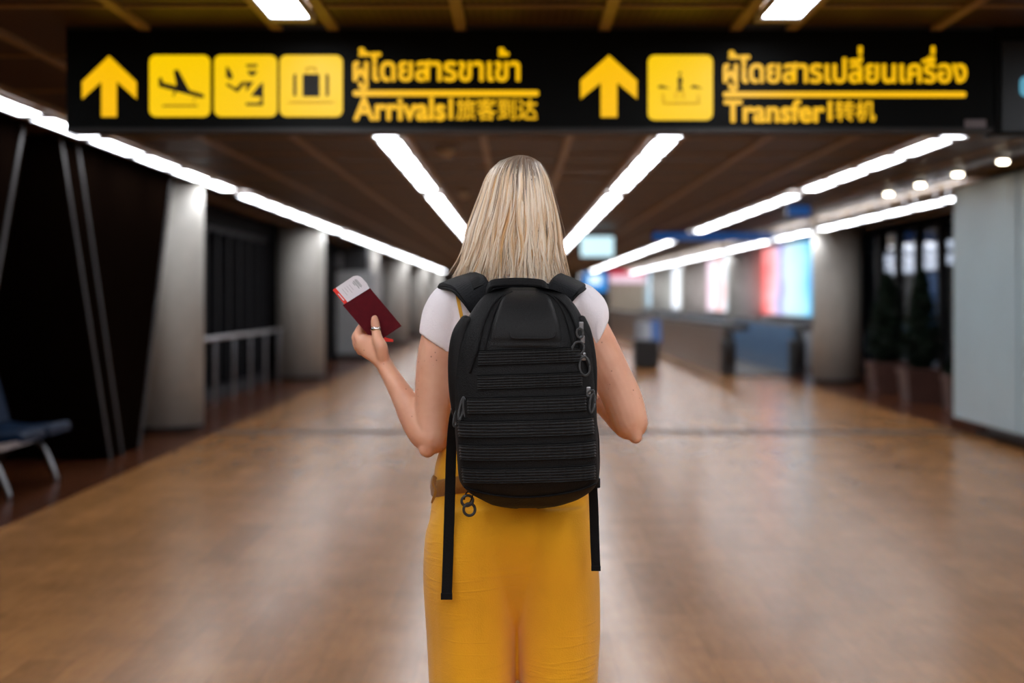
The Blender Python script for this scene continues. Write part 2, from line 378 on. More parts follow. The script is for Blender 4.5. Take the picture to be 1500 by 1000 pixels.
# left night window: glass and mullions
win = struct('window_1', (-4.12, 15.2, 0.1), (-4.1, 23.0, 2.3), M['glass'])
bm = bmesh.new()
y = 15.3
while y < 23: add_box(bm, (-4.14, y-0.04, 0.0), (-4.0, y+0.04, 2.3)); y += 0.75
add_box(bm, (-4.16, 15.2, 0), (-4.0, 23.0, 0.16)); add_box(bm, (-4.14, 15.2, 2.24), (-4.0, 23.0, 2.3))
tag(bm_obj('window_frame', bm, M['mullion'], win), kind='structure')
struct('wall_left_outer', (-5.2, 15.2, 0), (-5.1, 23.0, 2.3), M['recess'])
# right night window
win2 = struct('window_2', (6.09, 14.45, 0.1), (6.11, 24.6, 2.42), M['glass'])
bm = bmesh.new()
y = 14.6
while y < 24.6: add_box(bm, (6.02, y-0.05, 0.0), (6.16, y+0.05, 2.42)); y += 1.15
add_box(bm, (6.02, 14.45, 0), (6.16, 24.6, 0.14))
tag(bm_obj('window_frame', bm, M['black'], win2), kind='structure')

# white boards and plinth on the right
pl = box('plinth', (4.7, 9.0, 0), (4.78, 14.2, 0.118), M['plinth']); tag(pl, 'low taupe plinth beneath the pale blue-grey boards at the right edge', 'plinth')
for nm, d0, d1, lab in (('x', 12.66, 14.5, 'large pale blue-grey board on the right, its dark far edge beside the potted trees'),
                        ('y', 9.0, 12.6, 'pale board cut off by the right picture edge, nearer than the other board')):
    r = empty('wall_board', (4.5, d0, 0.12), lab, 'panel', 'pale boards along the right side')
    box('board', (4.45, d0, 0.13), (4.6, d1, 2.46), M['panel_white'], r, 0.006)
    box('tube_reflection', (4.445, d0+0.15, 2.2), (4.449, d0+0.17, 2.42), M['housing'], r)  # thin white strip painted on as a tube light's reflection
    box('frame', (4.6, d0, 0.125), (4.78, d1, 2.5), M['mullion'], r)

# ------------------------------------------------------------------ ceiling lights
def tri(x0, y0, z0, x1, y1, z1): return (x0, y0, z0), (x1, y1, z1)
L = 1.24
bm = bmesh.new()
add_box(bm, (-0.095, -L/2, -0.03), (-0.08, L/2, 0)); add_box(bm, (0.08, -L/2, -0.03), (0.095, L/2, 0))
add_box(bm, (-0.08, -L/2, -0.03), (0.08, -L/2+0.1, 0)); add_box(bm, (-0.08, L/2-0.1, -0.03), (0.08, L/2, 0))
me_f = bpy.data.meshes.new('frame'); bmesh.ops.recalc_face_normals(bm, faces=bm.faces); bm.to_mesh(me_f); bm.free(); me_f.materials.append(M['housing'])
bm = bmesh.new(); add_box(bm, (-0.08, -L/2+0.1, -0.026), (0.08, L/2-0.1, -0.006), 0.004)
me_d = bpy.data.meshes.new('diffuser'); bmesh.ops.recalc_face_normals(bm, faces=bm.faces); bm.to_mesh(me_d); bm.free(); me_d.materials.append(M['tube'])
bm = bmesh.new()
add_tube(bm, [(0, 0, 0), (0, 0, 0.138)], 0.008, 8, 1, False)
me_h = bpy.data.meshes.new('hanger'); bmesh.ops.recalc_face_normals(bm, faces=bm.faces); bm.to_mesh(me_h); bm.free(); me_h.materials.append(M['housing'])
def light(x, y, label, group, z=CEIL-0.022):
    r = empty('ceiling_light', (x, y, z), label, 'ceiling light', group)
    for q in (-0.4, 0.4) if z < CEIL-0.1 else ():
        o = bpy.data.objects.new('hanger', me_h); COL.objects.link(o); o.parent = r; o.location = (0, q, 0)
    for nm, me in (('frame', me_f), ('diffuser', me_d)):
        o = bpy.data.objects.new(nm, me); COL.objects.link(o); o.parent = r
rowname = ['far left row', 'row left of the blonde head', 'row right of the blonde head', 'second row right of the head', 'far right row above the posters']
rowend = [61, 61, 61, 70, 66]; rowstart = [6, -13, -13, 6, 13]
for ri, x in enumerate(ROWS):
    bay = -2; run = 0
    for bay in range(-2, 8):
        g0 = 6.3+9.35*(bay)+0.36-(3.1 if ri == 4 else 0)
        if g0 > rowend[ri]: break
        for k in range(7):
            yc = g0+1.245*(k+0.5)
            if bay < 0 and ri in (0, 3): 
                if yc < -13.2: continue
            elif yc < rowstart[ri]: continue
            if yc > rowend[ri] or yc < -13.2: continue
            if bay < 0:
                if ri == 4: continue
                lab = ('white strip light at the top picture edge, %s' if (bay == -1 and k == 6) else 'white strip light on the near side of the sign, %s') % rowname[ri]
            else:
                lab = 'white strip light, %s of the %s run, %s' % (ORD[k], ORD[bay], rowname[ri])
            light(x, yc, lab, rowname[ri], CEIL-0.022 if ri < 4 else CEIL-0.14)
for x in (-2.02, 0.08, 2.12):                       # added out-of-view lights to brighten the person's back and hair
    for k in range(8): light(x, -7.6+1.3*k, 'added unseen strip light above the hall before the sign', 'added lights before the sign')
tr = empty('track_light', (4.0, 13.0, CEIL-0.03), 'slim ceiling track with four warm round spots, upper right', 'track light')
box('track', (3.94, 9.5, CEIL-0.045), (4.06, 15.6, CEIL-0.022), M['steel'], tr)
for d in (10.5, 11.7, 12.9, 14.1, 15.3):
    bm = bmesh.new(); add_tube(bm, [(4.0, d, CEIL-0.05), (4.0, d, CEIL-0.085)], [0.06, 0.055], 20, 1, False); s = bm_obj('spot_can', bm, M['housing'], tr, True)
    bm = bmesh.new(); add_tube(bm, [(4.0, d, CEIL-0.083), (4.0, d, CEIL-0.1)], [0.045, 0.04], 20, 1, False); bm_obj('lens', bm, M['spot'], s, True)
for (x, d, r_, lab) in ((-0.56, 11.4, 0.1, 'cream domed ceiling detector under the sign, nearer of the two'), (-0.6, 16.1, 0.09, 'cream domed ceiling detector left of the head, farther of the two')):
    r = empty('ceiling_detector', (x, d, CEIL), lab, 'smoke detector', 'ceiling detectors')
    bm = bmesh.new(); add_tube(bm, [(x, d, CEIL), (x, d, CEIL-0.03)], [r_, r_*0.95], 24, 1, False); bm_obj('base', bm, M['housing'], r, True)
    bm = bmesh.new(); add_tube(bm, [(x, d, CEIL-0.03), (x, d, CEIL-0.06), (x, d, CEIL-0.085)], [r_*0.8, r_*0.55, r_*0.2], 24, 3, False); bm_obj('dome', bm, M['detector'], r, True)

# ------------------------------------------------------------------ columns
def column(x, d, r, label, group):
    t = empty('round_column', (x, d, 0), label, 'column', group)
    bm = bmesh.new(); add_tube(bm, [(x, d, 0.06), (x, d, CEIL-0.001)], r, 64, 1, False); bm_obj('shaft', bm, M['column'], t, True)
    bm = bmesh.new(); add_tube(bm, [(x, d, 0), (x, d, 0.09)], r*0.985, 64, 1, False); bm_obj('base_band', bm, M['black'], t, True)
for i, d in enumerate((14.5, 23.7, 32.9, 42.1, 51.3, 60.5)):
    column(-3.62, d, 0.42, ['thick pale round column left, just behind the slanted dark panel', 'pale round column left of the held passport, past the dark window',
        'pale round column behind the passport and grey booth', 'fourth pale round column from the near left', 'fifth pale round column from the near left', 'farthest pale round column on the left side'][i], 'left columns')
for i, d in enumerate((22.7, 31.9, 41.0, 50.2, 59.3)):
    column(5.11, d, 0.39, ['thick pale round column right, between the trees and the largest poster', 'pale round column between the two nearest lit posters',
        'pale round column between the second and third lit posters', 'pale round column between the third and fourth lit posters', 'farthest pale round column on the right side'][i], 'right columns')

# ------------------------------------------------------------------ slanted dark piers, left
def pier(b0, b1, t0, t1, label):
    x = -3.37; r = empty('slanted_pier', (x-0.4, (b0+b1)/2, 0), label, 'panel', 'dark slanted wall panels')
    prism('panel', [(x, b0, 0), (x, b1, 0), (x, t1, CEIL-0.002), (x, t0, CEIL-0.002)], (-1.3, 0, 0), M['pier'], r)
    for k, (a, b) in enumerate(((b0, t0), (b0+0.35, t0+0.4), (b1-0.1, t1-0.12))):
        prism('edge_trim', [(x, a, 0.0), (x, a+0.05, 0.0), (x, b+0.05, CEIL-0.004), (x, b, CEIL-0.004)], (0.012, 0, 0), M['trim'], r)
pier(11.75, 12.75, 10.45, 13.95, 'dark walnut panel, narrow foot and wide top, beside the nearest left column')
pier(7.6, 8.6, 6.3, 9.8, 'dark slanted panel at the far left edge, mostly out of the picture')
bl = empty('wall_sign', (-4.72, 13.2, 1.5), 'small dim blue wall sign at the far left edge', 'sign')
box('casing', (-4.75, 13.0, 1.42), (-4.7, 13.3, 1.6), M['black'], bl); box('lit_face', (-4.70, 13.02, 1.44), (-4.69, 13.28, 1.58), M['blue_glow'], bl)

# beam seats, bottom left
def seat(y, label):
    r = empty('waiting_seat', (-3.9, y, 0), label, 'chair', 'blue waiting seats')
    x0 = -3.75
    rings = []
    for (x, z, hw) in ((x0, 0.43, 0.24), (x0+0.15, 0.41, 0.25), (x0+0.33, 0.42, 0.25), (x0+0.43, 0.435, 0.245), (x0+0.46, 0.42, 0.235)):
        rings.append([Vector((x, y-hw, z)), Vector((x, y+hw, z)), Vector((x, y+hw, z-0.05)), Vector((x, y-hw, z-0.05))])
    bm = bmesh.new(); add_rings(bm, rings); bm_obj('seat', bm, M['blue_seat'], r)
    rings = []
    for (x, z, hw) in ((x0+0.02, 0.44, 0.22), (x0-0.03, 0.6, 0.235), (x0-0.09, 0.8, 0.235), (x0-0.12, 0.88, 0.2)):
        rings.append([Vector((x, y-hw, z)), Vector((x, y+hw, z)), Vector((x-0.045, y+hw, z)), Vector((x-0.045, y-hw, z))])
    bm = bmesh.new(); add_rings(bm, rings); bm_obj('backrest', bm, M['blue_seat'], r)
    return r
S1 = seat(10.25, 'blue waiting seat at the left edge, farther of the two'); seat(9.7, 'blue waiting seat at the left edge, nearer of the two')
br = empty('seat_beam_stand', (-3.8, 10.3, 0), 'silver beam and splayed legs carrying the blue seats at left', 'stand')
box('beam', (-3.6, 9.4, 0.29), (-3.52, 10.45, 0.355), M['steel'], br)
for yy in (10.42, 9.45):
    tube('leg', [(-3.56, yy, 0.32), (-3.47, yy, 0.25), (-3.4, yy, 0.1), (-3.37, yy, 0.016)], 0.016, M['chrome'], br)
    tube('leg', [(-3.56, yy, 0.32), (-3.7, yy, 0.25), (-3.85, yy, 0.1), (-3.9, yy, 0.016)], 0.016, M['chrome'], br)

# handrail before the left window
hr = empty('handrail', (-3.8, 15.3, 0), 'grey metal handrail in front of the dark left window', 'railing')
tube('rail', [(-3.8, 15.3, 0.84), (-3.8, 22.9, 0.84)], 0.028, M['steel'], hr, 12, 1)
y = 15.5
while y < 23: tube('post', [(-3.8, y, 0.0), (-3.8, y, 0.83)], 0.018, M['steel'], hr, 8, 1); y += 1.2
# grey booth behind the passport
bt = empty('booth', (-3.75, 31.9, 0), 'grey booth behind the held passport with a dark upper part', 'booth')
box('front_panel', (-4.4, 31.4, 0.12), (-3.18, 32.3, 1.95), M['wall_pale'], bt, 0.01)
box('base', (-4.4, 31.43, 0), (-3.22, 32.27, 0.12), M['black'], bt)
box('upper_box', (-4.4, 31.45, 1.95), (-3.3, 32.25, 2.5), M['black'], bt)
box('box_reflection', (-4.02, 31.44, 2.02), (-3.86, 31.45, 2.34), M['steel'], bt)  # pale steel strip set in as the white reflection on the dark box

# ------------------------------------------------------------------ lit posters, right wall
adlab = ['largest lit poster on the right wall, red at left and pale blue at right', 'second lit poster from the right, white with red and blue',
         'third lit poster from the right, mostly white', 'farthest lit poster, white, beside the red-topped kiosk']
for i, (d0, d1) in enumerate(((26.6, 32.4), (35.7, 42.0), (44.9, 51.8), (54.0, 62.0))):
    r = empty('poster_light_box', (5.7, (d0+d1)/2, 0.98), adlab[i], 'poster', 'lit posters on the right wall')
    box('frame', (5.6, d0-0.06, 0.96), (5.74, d1+0.06, 2.5), M['steel'], r)
    box('lit_face', (5.585, d0, 1.0), (5.6, d1, 2.46), M['ad%d' % (i+1)], r)

# moving walkway
mw = empty('moving_walkway', (4.27, 24.5, 0), 'moving walkway with black rounded ends and blue-lit side, right', 'moving walkway')
box('belt', (3.78, 24.5, 0), (4.76, 56, 0.03), M['rubber'], mw)
for x0, x1, mname in ((3.56, 3.78, 'balustrade'), (4.76, 4.98, 'balustrade_blue_light')):
    box('balustrade', (x0+0.03, 24.9, 0), (x1-0.03, 56, 0.84), M[mname], mw, 0.01)
    xc = (x0+x1)/2
    bm = bmesh.new(); pts = [(xc, 56, 0.88), (xc, 25.0, 0.88), (xc, 24.68, 0.82), (xc, 24.5, 0.6), (xc, 24.52, 0.3), (xc, 24.8, 0.1)]
    add_tube(bm, pts, [0.055, 0.055, 0.06, 0.075, 0.075, 0.06], 12, 4); bm_obj('handrail', bm, M['rubber'], mw, True)
    box('end_cap', (x0, 24.5, 0), (x1, 24.95, 0.62), M['rubber'], mw, 0.03)
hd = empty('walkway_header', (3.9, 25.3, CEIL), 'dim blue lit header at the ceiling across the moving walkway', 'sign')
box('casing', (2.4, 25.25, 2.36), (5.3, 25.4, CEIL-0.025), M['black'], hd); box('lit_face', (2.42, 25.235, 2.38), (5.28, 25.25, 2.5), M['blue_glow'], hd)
hs = empty('overhead_sign', (3.6, 17.6, CEIL), 'small blue lit sign under the ceiling, right of the fourth light row', 'sign')
box('casing', (3.34, 17.6, 2.34), (3.64, 17.66, 2.5), M['black'], hs); box('lit_face', (3.35, 17.59, 2.36), (3.63, 17.6, 2.48), M['blue_glow'], hs)
for x in (3.4, 3.58): tube('hanger', [(x, 17.63, 2.49), (x, 17.63, CEIL-0.002)], 0.008, M['steel'], hs, 8, 1)

ip = empty('information_stand', (2.5, 27.2, 0), 'black stand with a blue-white screen at the walkway entrance', 'stand')
box('pedestal', (2.24, 27.1, 0.0), (2.72, 27.5, 0.56), M['rubber'], ip, 0.04)
prism('screen', [(2.26, 27.12, 0.56), (2.26, 27.42, 0.56), (2.26, 27.42, 0.9), (2.26, 27.3, 0.92)], (0.3, 0, 0), M['steel'], ip)
prism('display', [(2.5, 27.10, 0.52), (2.5, 27.32, 0.93), (2.5, 27.34, 0.93), (2.5, 27.12, 0.5)], (0.26, 0, 0), M['blue_glow'], ip)
ks = empty('kiosk', (4.55, 58, 0), 'beige kiosk under a red and pink lit sign, far end', 'kiosk')
box('wall', (3.78, 57.6, 0), (5.15, 59.0, 1.96), M['beige'], ks, 0.01)
box('lit_sign', (3.76, 57.4, 1.98), (5.2, 57.55, 2.45), M['pink_lit'], ks, 0.01)
box('red_band', (3.74, 57.37, 2.28), (5.22, 57.4, 2.5), M['red_lit'], ks)
hb = empty('hanging_screen', (1.4, 25, CEIL), 'pale blue screen hanging from the ceiling right of the head', 'screen')
box('casing', (1.1, 25.02, 2.05), (1.73, 25.12, 2.46), M['black'], hb, 0.01); box('lit_face', (1.13, 25.0, 2.08), (1.7, 25.02, 2.43), M['pale_blue_screen'], hb)
for x in (1.2, 1.6): tube('hanger', [(x, 25.07, 2.45), (x, 25.07, CEIL-0.002)], 0.012, M['black'], hb, 8, 1)
ts = empty('display_totem', (1.9, 34, 0), 'blue standing display just right of the shirt shoulder', 'display')
box('body', (1.55, 34.02, 0), (2.2, 34.2, 2.0), M['black'], ts, 0.02); box('lit_face', (1.6, 34.0, 1.52), (2.15, 34.02, 1.96), M['blue_screen'], ts)
box('lit_patch', (1.72, 33.99, 1.68), (2.02, 34.0, 1.9), M['white_screen'], ts)

# potted trees
def tree(x, d, w_, ph, h, fw, label, seed):
    rg = random.Random(seed)
    r = empty('potted_tree', (x, d, 0), label, 'potted tree', 'potted trees before the right window')
    bm = bmesh.new()
    rings = [[Vector((x+sx*q, d+sy*q, z)) for sx, sy in ((-1, -1), (1, -1), (1, 1), (-1, 1))] for q, z in ((w_*0.42, 0.0), (w_*0.5, ph-0.05), (w_*0.54, ph-0.05), (w_*0.54, ph), (w_*0.46, ph), (w_*0.45, ph-0.06))]
    add_rings(bm, rings); bm_obj('planter', bm, M['planter'], r)
    box('soil', (x-w_*0.44, d-w_*0.44, ph-0.07), (x+w_*0.44, d+w_*0.44, ph-0.04), M['soil'], r)
    tube('trunk', [(x, d, ph-0.06), (x+0.01, d, ph+0.3), (x, d, h*0.8)], [0.03, 0.025, 0.01], M['bark'], r, 8, 2)
    bm = bmesh.new()
    for k in range(2200):
        t = rg.random()**1.2; z = ph+0.02+(h-ph)*t
        rad = fw*(1-t)**0.6*(0.35+0.65*min(1, t*6))*math.sqrt(rg.random()); a = rg.random()*6.283
        c = Vector((x+rad*math.cos(a), d+rad*math.sin(a), z)); s = 0.05*(0.6+rg.random())
        u = Vector((rg.gauss(0, 1), rg.gauss(0, 1), rg.gauss(0, 0.6)+0.5)).normalized()*s; v = Vector((rg.gauss(0, 1), rg.gauss(0, 1), rg.gauss(0, 1))).normalized()*s*0.4
        vs = [bm.verts.new(c+q) for q in (-u, v, u, -v)]; bm.faces.new(vs)
    me = bpy.data.meshes.new('foliage'); bm.to_mesh(me); bm.free(); link('foliage', me, M['leaf'], r)
tree(5.27, 20.2, 0.5, 0.44, 1.68, 0.34, 'dark potted tree beside the thick right column, leftmost of three', 1)
tree(5.2, 18.3, 0.48, 0.44, 1.7, 0.3, 'tall dark potted tree in the middle of the three', 2)
tree(5.3, 17.0, 0.34, 0.42, 0.62, 0.2, 'small low plant in a brown planter beside the pale board', 3)

# building seen through the right window at night
tb = empty('terminal_building', (20, 54, 0), 'dark building with lit windows seen through the right window', 'building')
box('wall', (14, 38, 0), (24, 72, 6.5), M['facade'], tb)
def lit(px0, px1, y0, y1, m):
    d0, d1 = 14*F/(px1-CX), 14*F/(px0-CX); dm = (d0+d1)/2
    f = box('window', (13.93, d0, H-(y1-CY)/F*dm), (14.0, d1, H-(y0-CY)/F*dm), m, tb)
for px0, px1, rows in ((1299, 1312, ((338, 352), (373, 386), (390, 402))), (1317, 1341, ((334, 349), (357, 371), (375, 385), (388, 399))),
                       (1349, 1375, ((357, 368), (371, 380), (383, 394))), (1360, 1375, ((333, 344),)), (1382, 1398, ((330, 341), (350, 364), (372, 386)))):
    for a, b in rows: lit(px0, px1, a, b, M['window_lit'])
lit(1317, 1341, 350, 356, M['window_blue']); lit(1363, 1373, 400, 480, M['window_blue']); lit(1318, 1328, 476, 512, M['window_blue'])

# ------------------------------------------------------------------ overhead signs
SD = 6.353
def S(px, py, off=0.0): return P(px, py, SD)-Vector((0, off, 0))
def sbox(name, px0, px1, py0, py1, o0, o1, material, parent):
    a = S(px0, py1, o0); b = S(px1, py0, o1)
    return box(name, (a.x, b.y, a.z), (b.x, a.y, b.z), material, parent)
def rrect(px0, px1, py0, py1, r, n=8):
    pts = []
    for (cx, cy, a0) in ((px1-r, py0+r, -90), (px1-r, py1-r, 0), (px0+r, py1-r, 90), (px0+r, py0+r, 180)):
        for k in range(n+1):
            a = math.radians(a0+90*k/n); pts.append((cx+r*math.cos(a), cy+r*math.sin(a)))
    return pts
def splate(name, polys, o0, th, material, parent):
    bm = bmesh.new()
    for pts in polys: add_prism(bm, [S(x, y, o0) for x, y in pts], (0, -th, 0))
    return bm_obj(name, bm, material, parent)
def text_mesh(body, size=1.0, offset=0.0):
    c = bpy.data.curves.new('t', 'FONT'); c.body = body; c.size = size; c.extrude = 0.004; c.offset = offset; c.resolution_u = 4
    o = bpy.data.objects.new('t', c); COL.objects.link(o)
    dg = bpy.context.evaluated_depsgraph_get(); dg.update()
    me = bpy.data.meshes.new_from_object(o.evaluated_get(dg))
    bpy.data.objects.remove(o); bpy.data.curves.remove(c)
    return me
def coords(me):
    a = np.empty(len(me.vertices)*3); me.vertices.foreach_get('co', a); return a.reshape(-1, 3)
def text_width(body):
    me = text_mesh(body+'|'); a = coords(me); w_ = a[:, 0].max(); bpy.data.meshes.remove(me); return w_
def sign_text(name, bodies, px0, px1, py0, py1, material, parent, offset=0.02, o0=0.006):
    """bodies: list of (string, dx, dy) laid out in font units, fitted to a pixel box on the sign face"""
    V = []; Fc = []; n0 = 0
    for body, dx, dy in bodies:
        me = text_mesh(body, 1.0, 0.0); a0 = coords(me); faces = [list(p.vertices) for p in me.polygons]; bpy.data.meshes.remove(me)
        for k in range(9 if offset else 1):            # heavier strokes: the glyph thickened evenly all round
            a = a0.copy(); r_ = offset if k else 0
            a[:, 0] += dx+r_*math.cos(k*math.pi/4); a[:, 1] += dy+r_*math.sin(k*math.pi/4); a[:, 2] -= 0.0001*k
            V.append(a); Fc += [[v+n0 for v in f] for f in faces]; n0 += len(a)
    a = np.vstack(V); lo, hi = a.min(0), a.max(0)
    A, B = S(px0, py1), S(px1, py0)
    x = A.x+(a[:, 0]-lo[0])/(hi[0]-lo[0])*(B.x-A.x); z = A.z+(a[:, 1]-lo[1])/(hi[1]-lo[1])*(B.z-A.z)
    yv = SD-o0-a[:, 2]*0.5
    me = bpy.data.meshes.new(name); me.from_pydata(np.stack([x, yv, z], 1).tolist(), [], Fc)
    return link(name, me, material, parent)

sg = empty('hanging_sign', S(776, 38), 'long black hanging sign with yellow arrivals and transfer text', 'sign')
sbox('cabinet', 97, 1455, 38, 193, -0.16, 0.0, M['sign_black'], sg)
sbox('edge_trim', 97, 1455, 38, 44, 0.0, 0.006, M['black'], sg); sbox('edge_trim', 97, 1455, 187, 193, 0.0, 0.006, M['black'], sg)
def arrow(tip, xl, xr, ysh, ylo, nx0, nx1, yn, yb):
    return [(tip[0], tip[1]), (xr, ysh), (xr, ylo), (nx1, yn), (nx1, yb), (nx0, yb), (nx0, yn), (xl, ylo), (xl, ysh)]
splate('up_arrow', [arrow((160.2, 82), 120.7, 200, 120, 145, 149, 171, 119, 171)], 0.0, 0.006, M['yellow'], sg)
splate('up_arrow', [arrow((892, 81), 850.5, 933, 118, 145, 880, 904, 121, 171.5)], 0.0, 0.006, M['yellow'], sg)
tiles = [(219, 308, 81, 171), (314, 406, 81, 171), (410, 502, 81, 171), (949, 1044, 81, 176)]
T = []
for t in tiles:
    T.append(splate('pictogram_tile', [rrect(*t, 10)], 0.0, 0.006, M['yellow_tile'], sg))
def z1(pts): return [(90+x/3.488, 30+y/3.488) for x, y in pts]
def z3(pts): return [(830+x/4.545, 50+y/4.545) for x, y in pts]
def bar(x0, y0, x1, y1, w_):
    dx, dy = x1-x0, y1-y0; l = math.hypot(dx, dy); nx, ny = -dy/l*w_/2, dx/l*w_/2
    return [(x0+nx, y0+ny), (x1+nx, y1+ny), (x1-nx, y1-ny), (x0-nx, y0-ny)]
splate('landing_plane_symbol', [z1([(498, 300), (512, 290), (522, 318), (590, 335), (575, 258), (598, 250), (655, 356), (728, 378), (732, 392), (718, 398), (500, 340)]), z1(bar(585, 362, 572, 388, 8))], 0.006, 0.003, M['symbol'], T[0])
splate('ground_line', [z1([(518, 432), (698, 432), (698, 441), (518, 441)])], 0.006, 0.003, M['symbol_thin'], T[0])
splate('wheel_strut', [z1(bar(686, 395, 676, 415, 5))], 0.006, 0.003, M['symbol_thin'], T[0])
circ = lambda cx, cy, r, a0=0, a1=360, n=16: [(cx+r*math.cos(math.radians(a0+(a1-a0)*k/n)), cy+r*math.sin(math.radians(a0+(a1-a0)*k/n))) for k in range(n if a1-a0 == 360 else n+1)]
splate('officer_symbol', [z1([(946, 225), (1002, 225), (1002, 239), (946, 239)]), z1([(952, 258), (1000, 258)]+circ(976, 262, 22, 10, 170, 10)),
    z1([(843, 234), (860, 248), (878, 286), (868, 306), (843, 288)]), z1(bar(846, 326, 898, 358, 14)), z1(bar(892, 362, 932, 320, 20)), z1([(925, 314), (985, 314), (945, 366), (945, 330)]),
    z1([(1032, 316), (1032, 436), (944, 436), (944, 422), (1000, 422), (1022, 412), (1020, 392), (968, 386), (1014, 330)])], 0.006, 0.003, M['symbol'], T[1])
splate('suitcase_symbol', [z1([(1186, 280), (1201, 272), (1201, 390), (1186, 385)]), z1([(1234, 276), (1320, 276), (1320, 390), (1234, 390)]), z1([(1352, 272), (1367, 280), (1367, 385), (1352, 390)])], 0.006, 0.003, M['symbol'], T[2])
splate('suitcase_handle', [z1(bar(1254, 270, 1254, 246, 6)), z1(bar(1254, 244, 1300, 244, 6)), z1(bar(1300, 246, 1300, 270, 6)), z1(bar(1165, 420, 1390, 420, 7))], 0.006, 0.002, mat('faded_yellow_vinyl', (0.6, 0.3, 0.01, 1), 0.7), T[2])
FV = bpy.data.materials['faded_yellow_vinyl']
splate('traveller_symbol', [z3(circ(754, 262, 10)), z3([(754, 280), (772, 300), (764, 340), (772, 384), (757, 378), (754, 366), (750, 378), (735, 384), (742, 340), (736, 300)])], 0.006, 0.003, M['symbol'], T[3])
for dx in (0, 218):
    splate('small_plane_symbol', [z3([(604+dx, 350), (630+dx, 340), (690+dx, 362), (640+dx, 362), (612+dx, 360)])], 0.006, 0.003, M['symbol'], T[3])
splate('transfer_route', [z3(bar(640, 462, 880, 462, 8)), z3(bar(642, 400, 642, 458, 8)), z3(bar(876, 410, 876, 458, 8)), z3(bar(735, 384, 722, 428, 8)), z3(bar(772, 384, 780, 428, 8))], 0.006, 0.002, FV, T[3])
splate('underline', [rrect(517, 789.5, 132.5, 141, 4)], 0.0, 0.006, M['yellow'], sg); splate('underline', [rrect(1059, 1415, 134.5, 142.5, 4)], 0.0, 0.006, M['yellow'], sg)
tone = '\u0e48'
s2 = 'ผูโดยสารเปลียนเครือง'
_m1 = text_mesh('ก'); _w = coords(_m1)[:, 0].max()
def adv(s): return text_width(s)-text_width('')
sign_text('thai_arrivals_text', [('ผูโดยสารขาเขา', 0, 0), ('\u0e49', adv('ผู'), .13), ('\u0e49', adv('ผูโดยสารขาเข'), .13)], 517, 762, 70, 132, M['yellow'], sg, 0.028)
sign_text('thai_transfer_text', [(s2, 0, 0), ('\u0e49', adv('ผู'), .13), (tone, adv('ผูโดยสารเปลี'), 0.26), (tone, adv('ผูโดยสารเปลียนเครื'), 0.26)], 1059, 1416, 68, 134, M['yellow'], sg, 0.028)
sign_text('arrivals_text', [('Arrivals', 0, 0)], 518, 653, 142, 177, M['yellow'], sg, 0.034)
sign_text('divider_bar', [('|', 0, 0)], 657.5, 663.5, 144, 175, M['yellow'], sg, 0.0)
sign_text('chinese_arrivals_text', [('旅客到达', 0, 0)], 668, 787, 144, 176, M['yellow'], sg, 0.014)
sign_text('transfer_text', [('Transfer', 0, 0)], 1060, 1208, 146, 180, M['yellow'], sg, 0.034)
sign_text('divider_bar', [('|', 0, 0)], 1212.5, 1218.5, 148, 177, M['yellow'], sg, 0.0)
sign_text('chinese_transfer_text', [('转机', 0, 0)], 1223, 1282, 147, 178, M['yellow'], sg, 0.014)
sbox('sticker', 1413, 1444, 175, 190, 0.0, 0.004, M['sticker'], sg)
sg2 = empty('hanging_sign', S(1600, 38), 'black sign cut off at the right edge, with a pale blue mark', 'sign')
sbox('cabinet', 1458, 1760, 38, 197, -0.16, 0.0, M['sign_black'], sg2)
sbox('face_panel', 1468, 1750, 60, 192, 0.0, 0.005, mat('blue_black_acrylic', (0.006, 0.012, 0.016, 1), 0.35), sg2)
splate('lit_mark', [rrect(1493, 1560, 112, 142, 9)], 0.005, 0.004, emit('pale_blue_mark', (0.12, 0.45, 0.62, 1), 0.5), sg2)
for x in (100, 450, 1100, 1440): sbox('hanger', x, x+8, 28.5, 39, -0.1, -0.08, M['black'], sg)
for x in (1480, 1740): sbox('hanger', x, x+8, 28.5, 39, -0.1, -0.08, M['black'], sg2)
#PERSON
# ------------------------------------------------------------------ person
BD = 3.17
def sec(py, l, r, D, hd):                    # a horizontal section from image left/right at distance D
    a, b = P(l, py, D), P(r, py, D)
    return ((a.x+b.x)/2, D, a.z, (b.x-a.x)/2, hd)
def pth(pts): return [P(*p) for p in pts]
person = empty('person', (P(755, 600, BD).x, BD, 0),
               'person seen from behind in mustard trousers and white shirt, black pack on back', 'person')
bm = bmesh.new()
# torso, neck
add_loft(bm, [sec(400, 728, 786, 3.19, .052), sec(414, 718, 796, 3.185, .06), sec(426, 690, 822, BD, .075), sec(440, 662, 848, BD, .09), sec(470, 662, 848, BD, .105),
              sec(520, 670, 842, BD, .11), (*sec(590, 686, 826, BD, .095),), sec(620, 690, 822, BD, .092), sec(680, 662, 844, BD, .105), sec(735, 642, 856, BD, .12),
              sec(780, 640, 860, BD, .115), sec(815, 650, 850, BD, .09)], 48, 4, 2.2)
add_loft(bm, [sec(345, 728, 786, 3.205, .05), sec(380, 727, 787, 3.2, .053), sec(415, 720, 794, 3.19, .058), sec(430, 712, 802, 3.18, .06)], 32, 4)
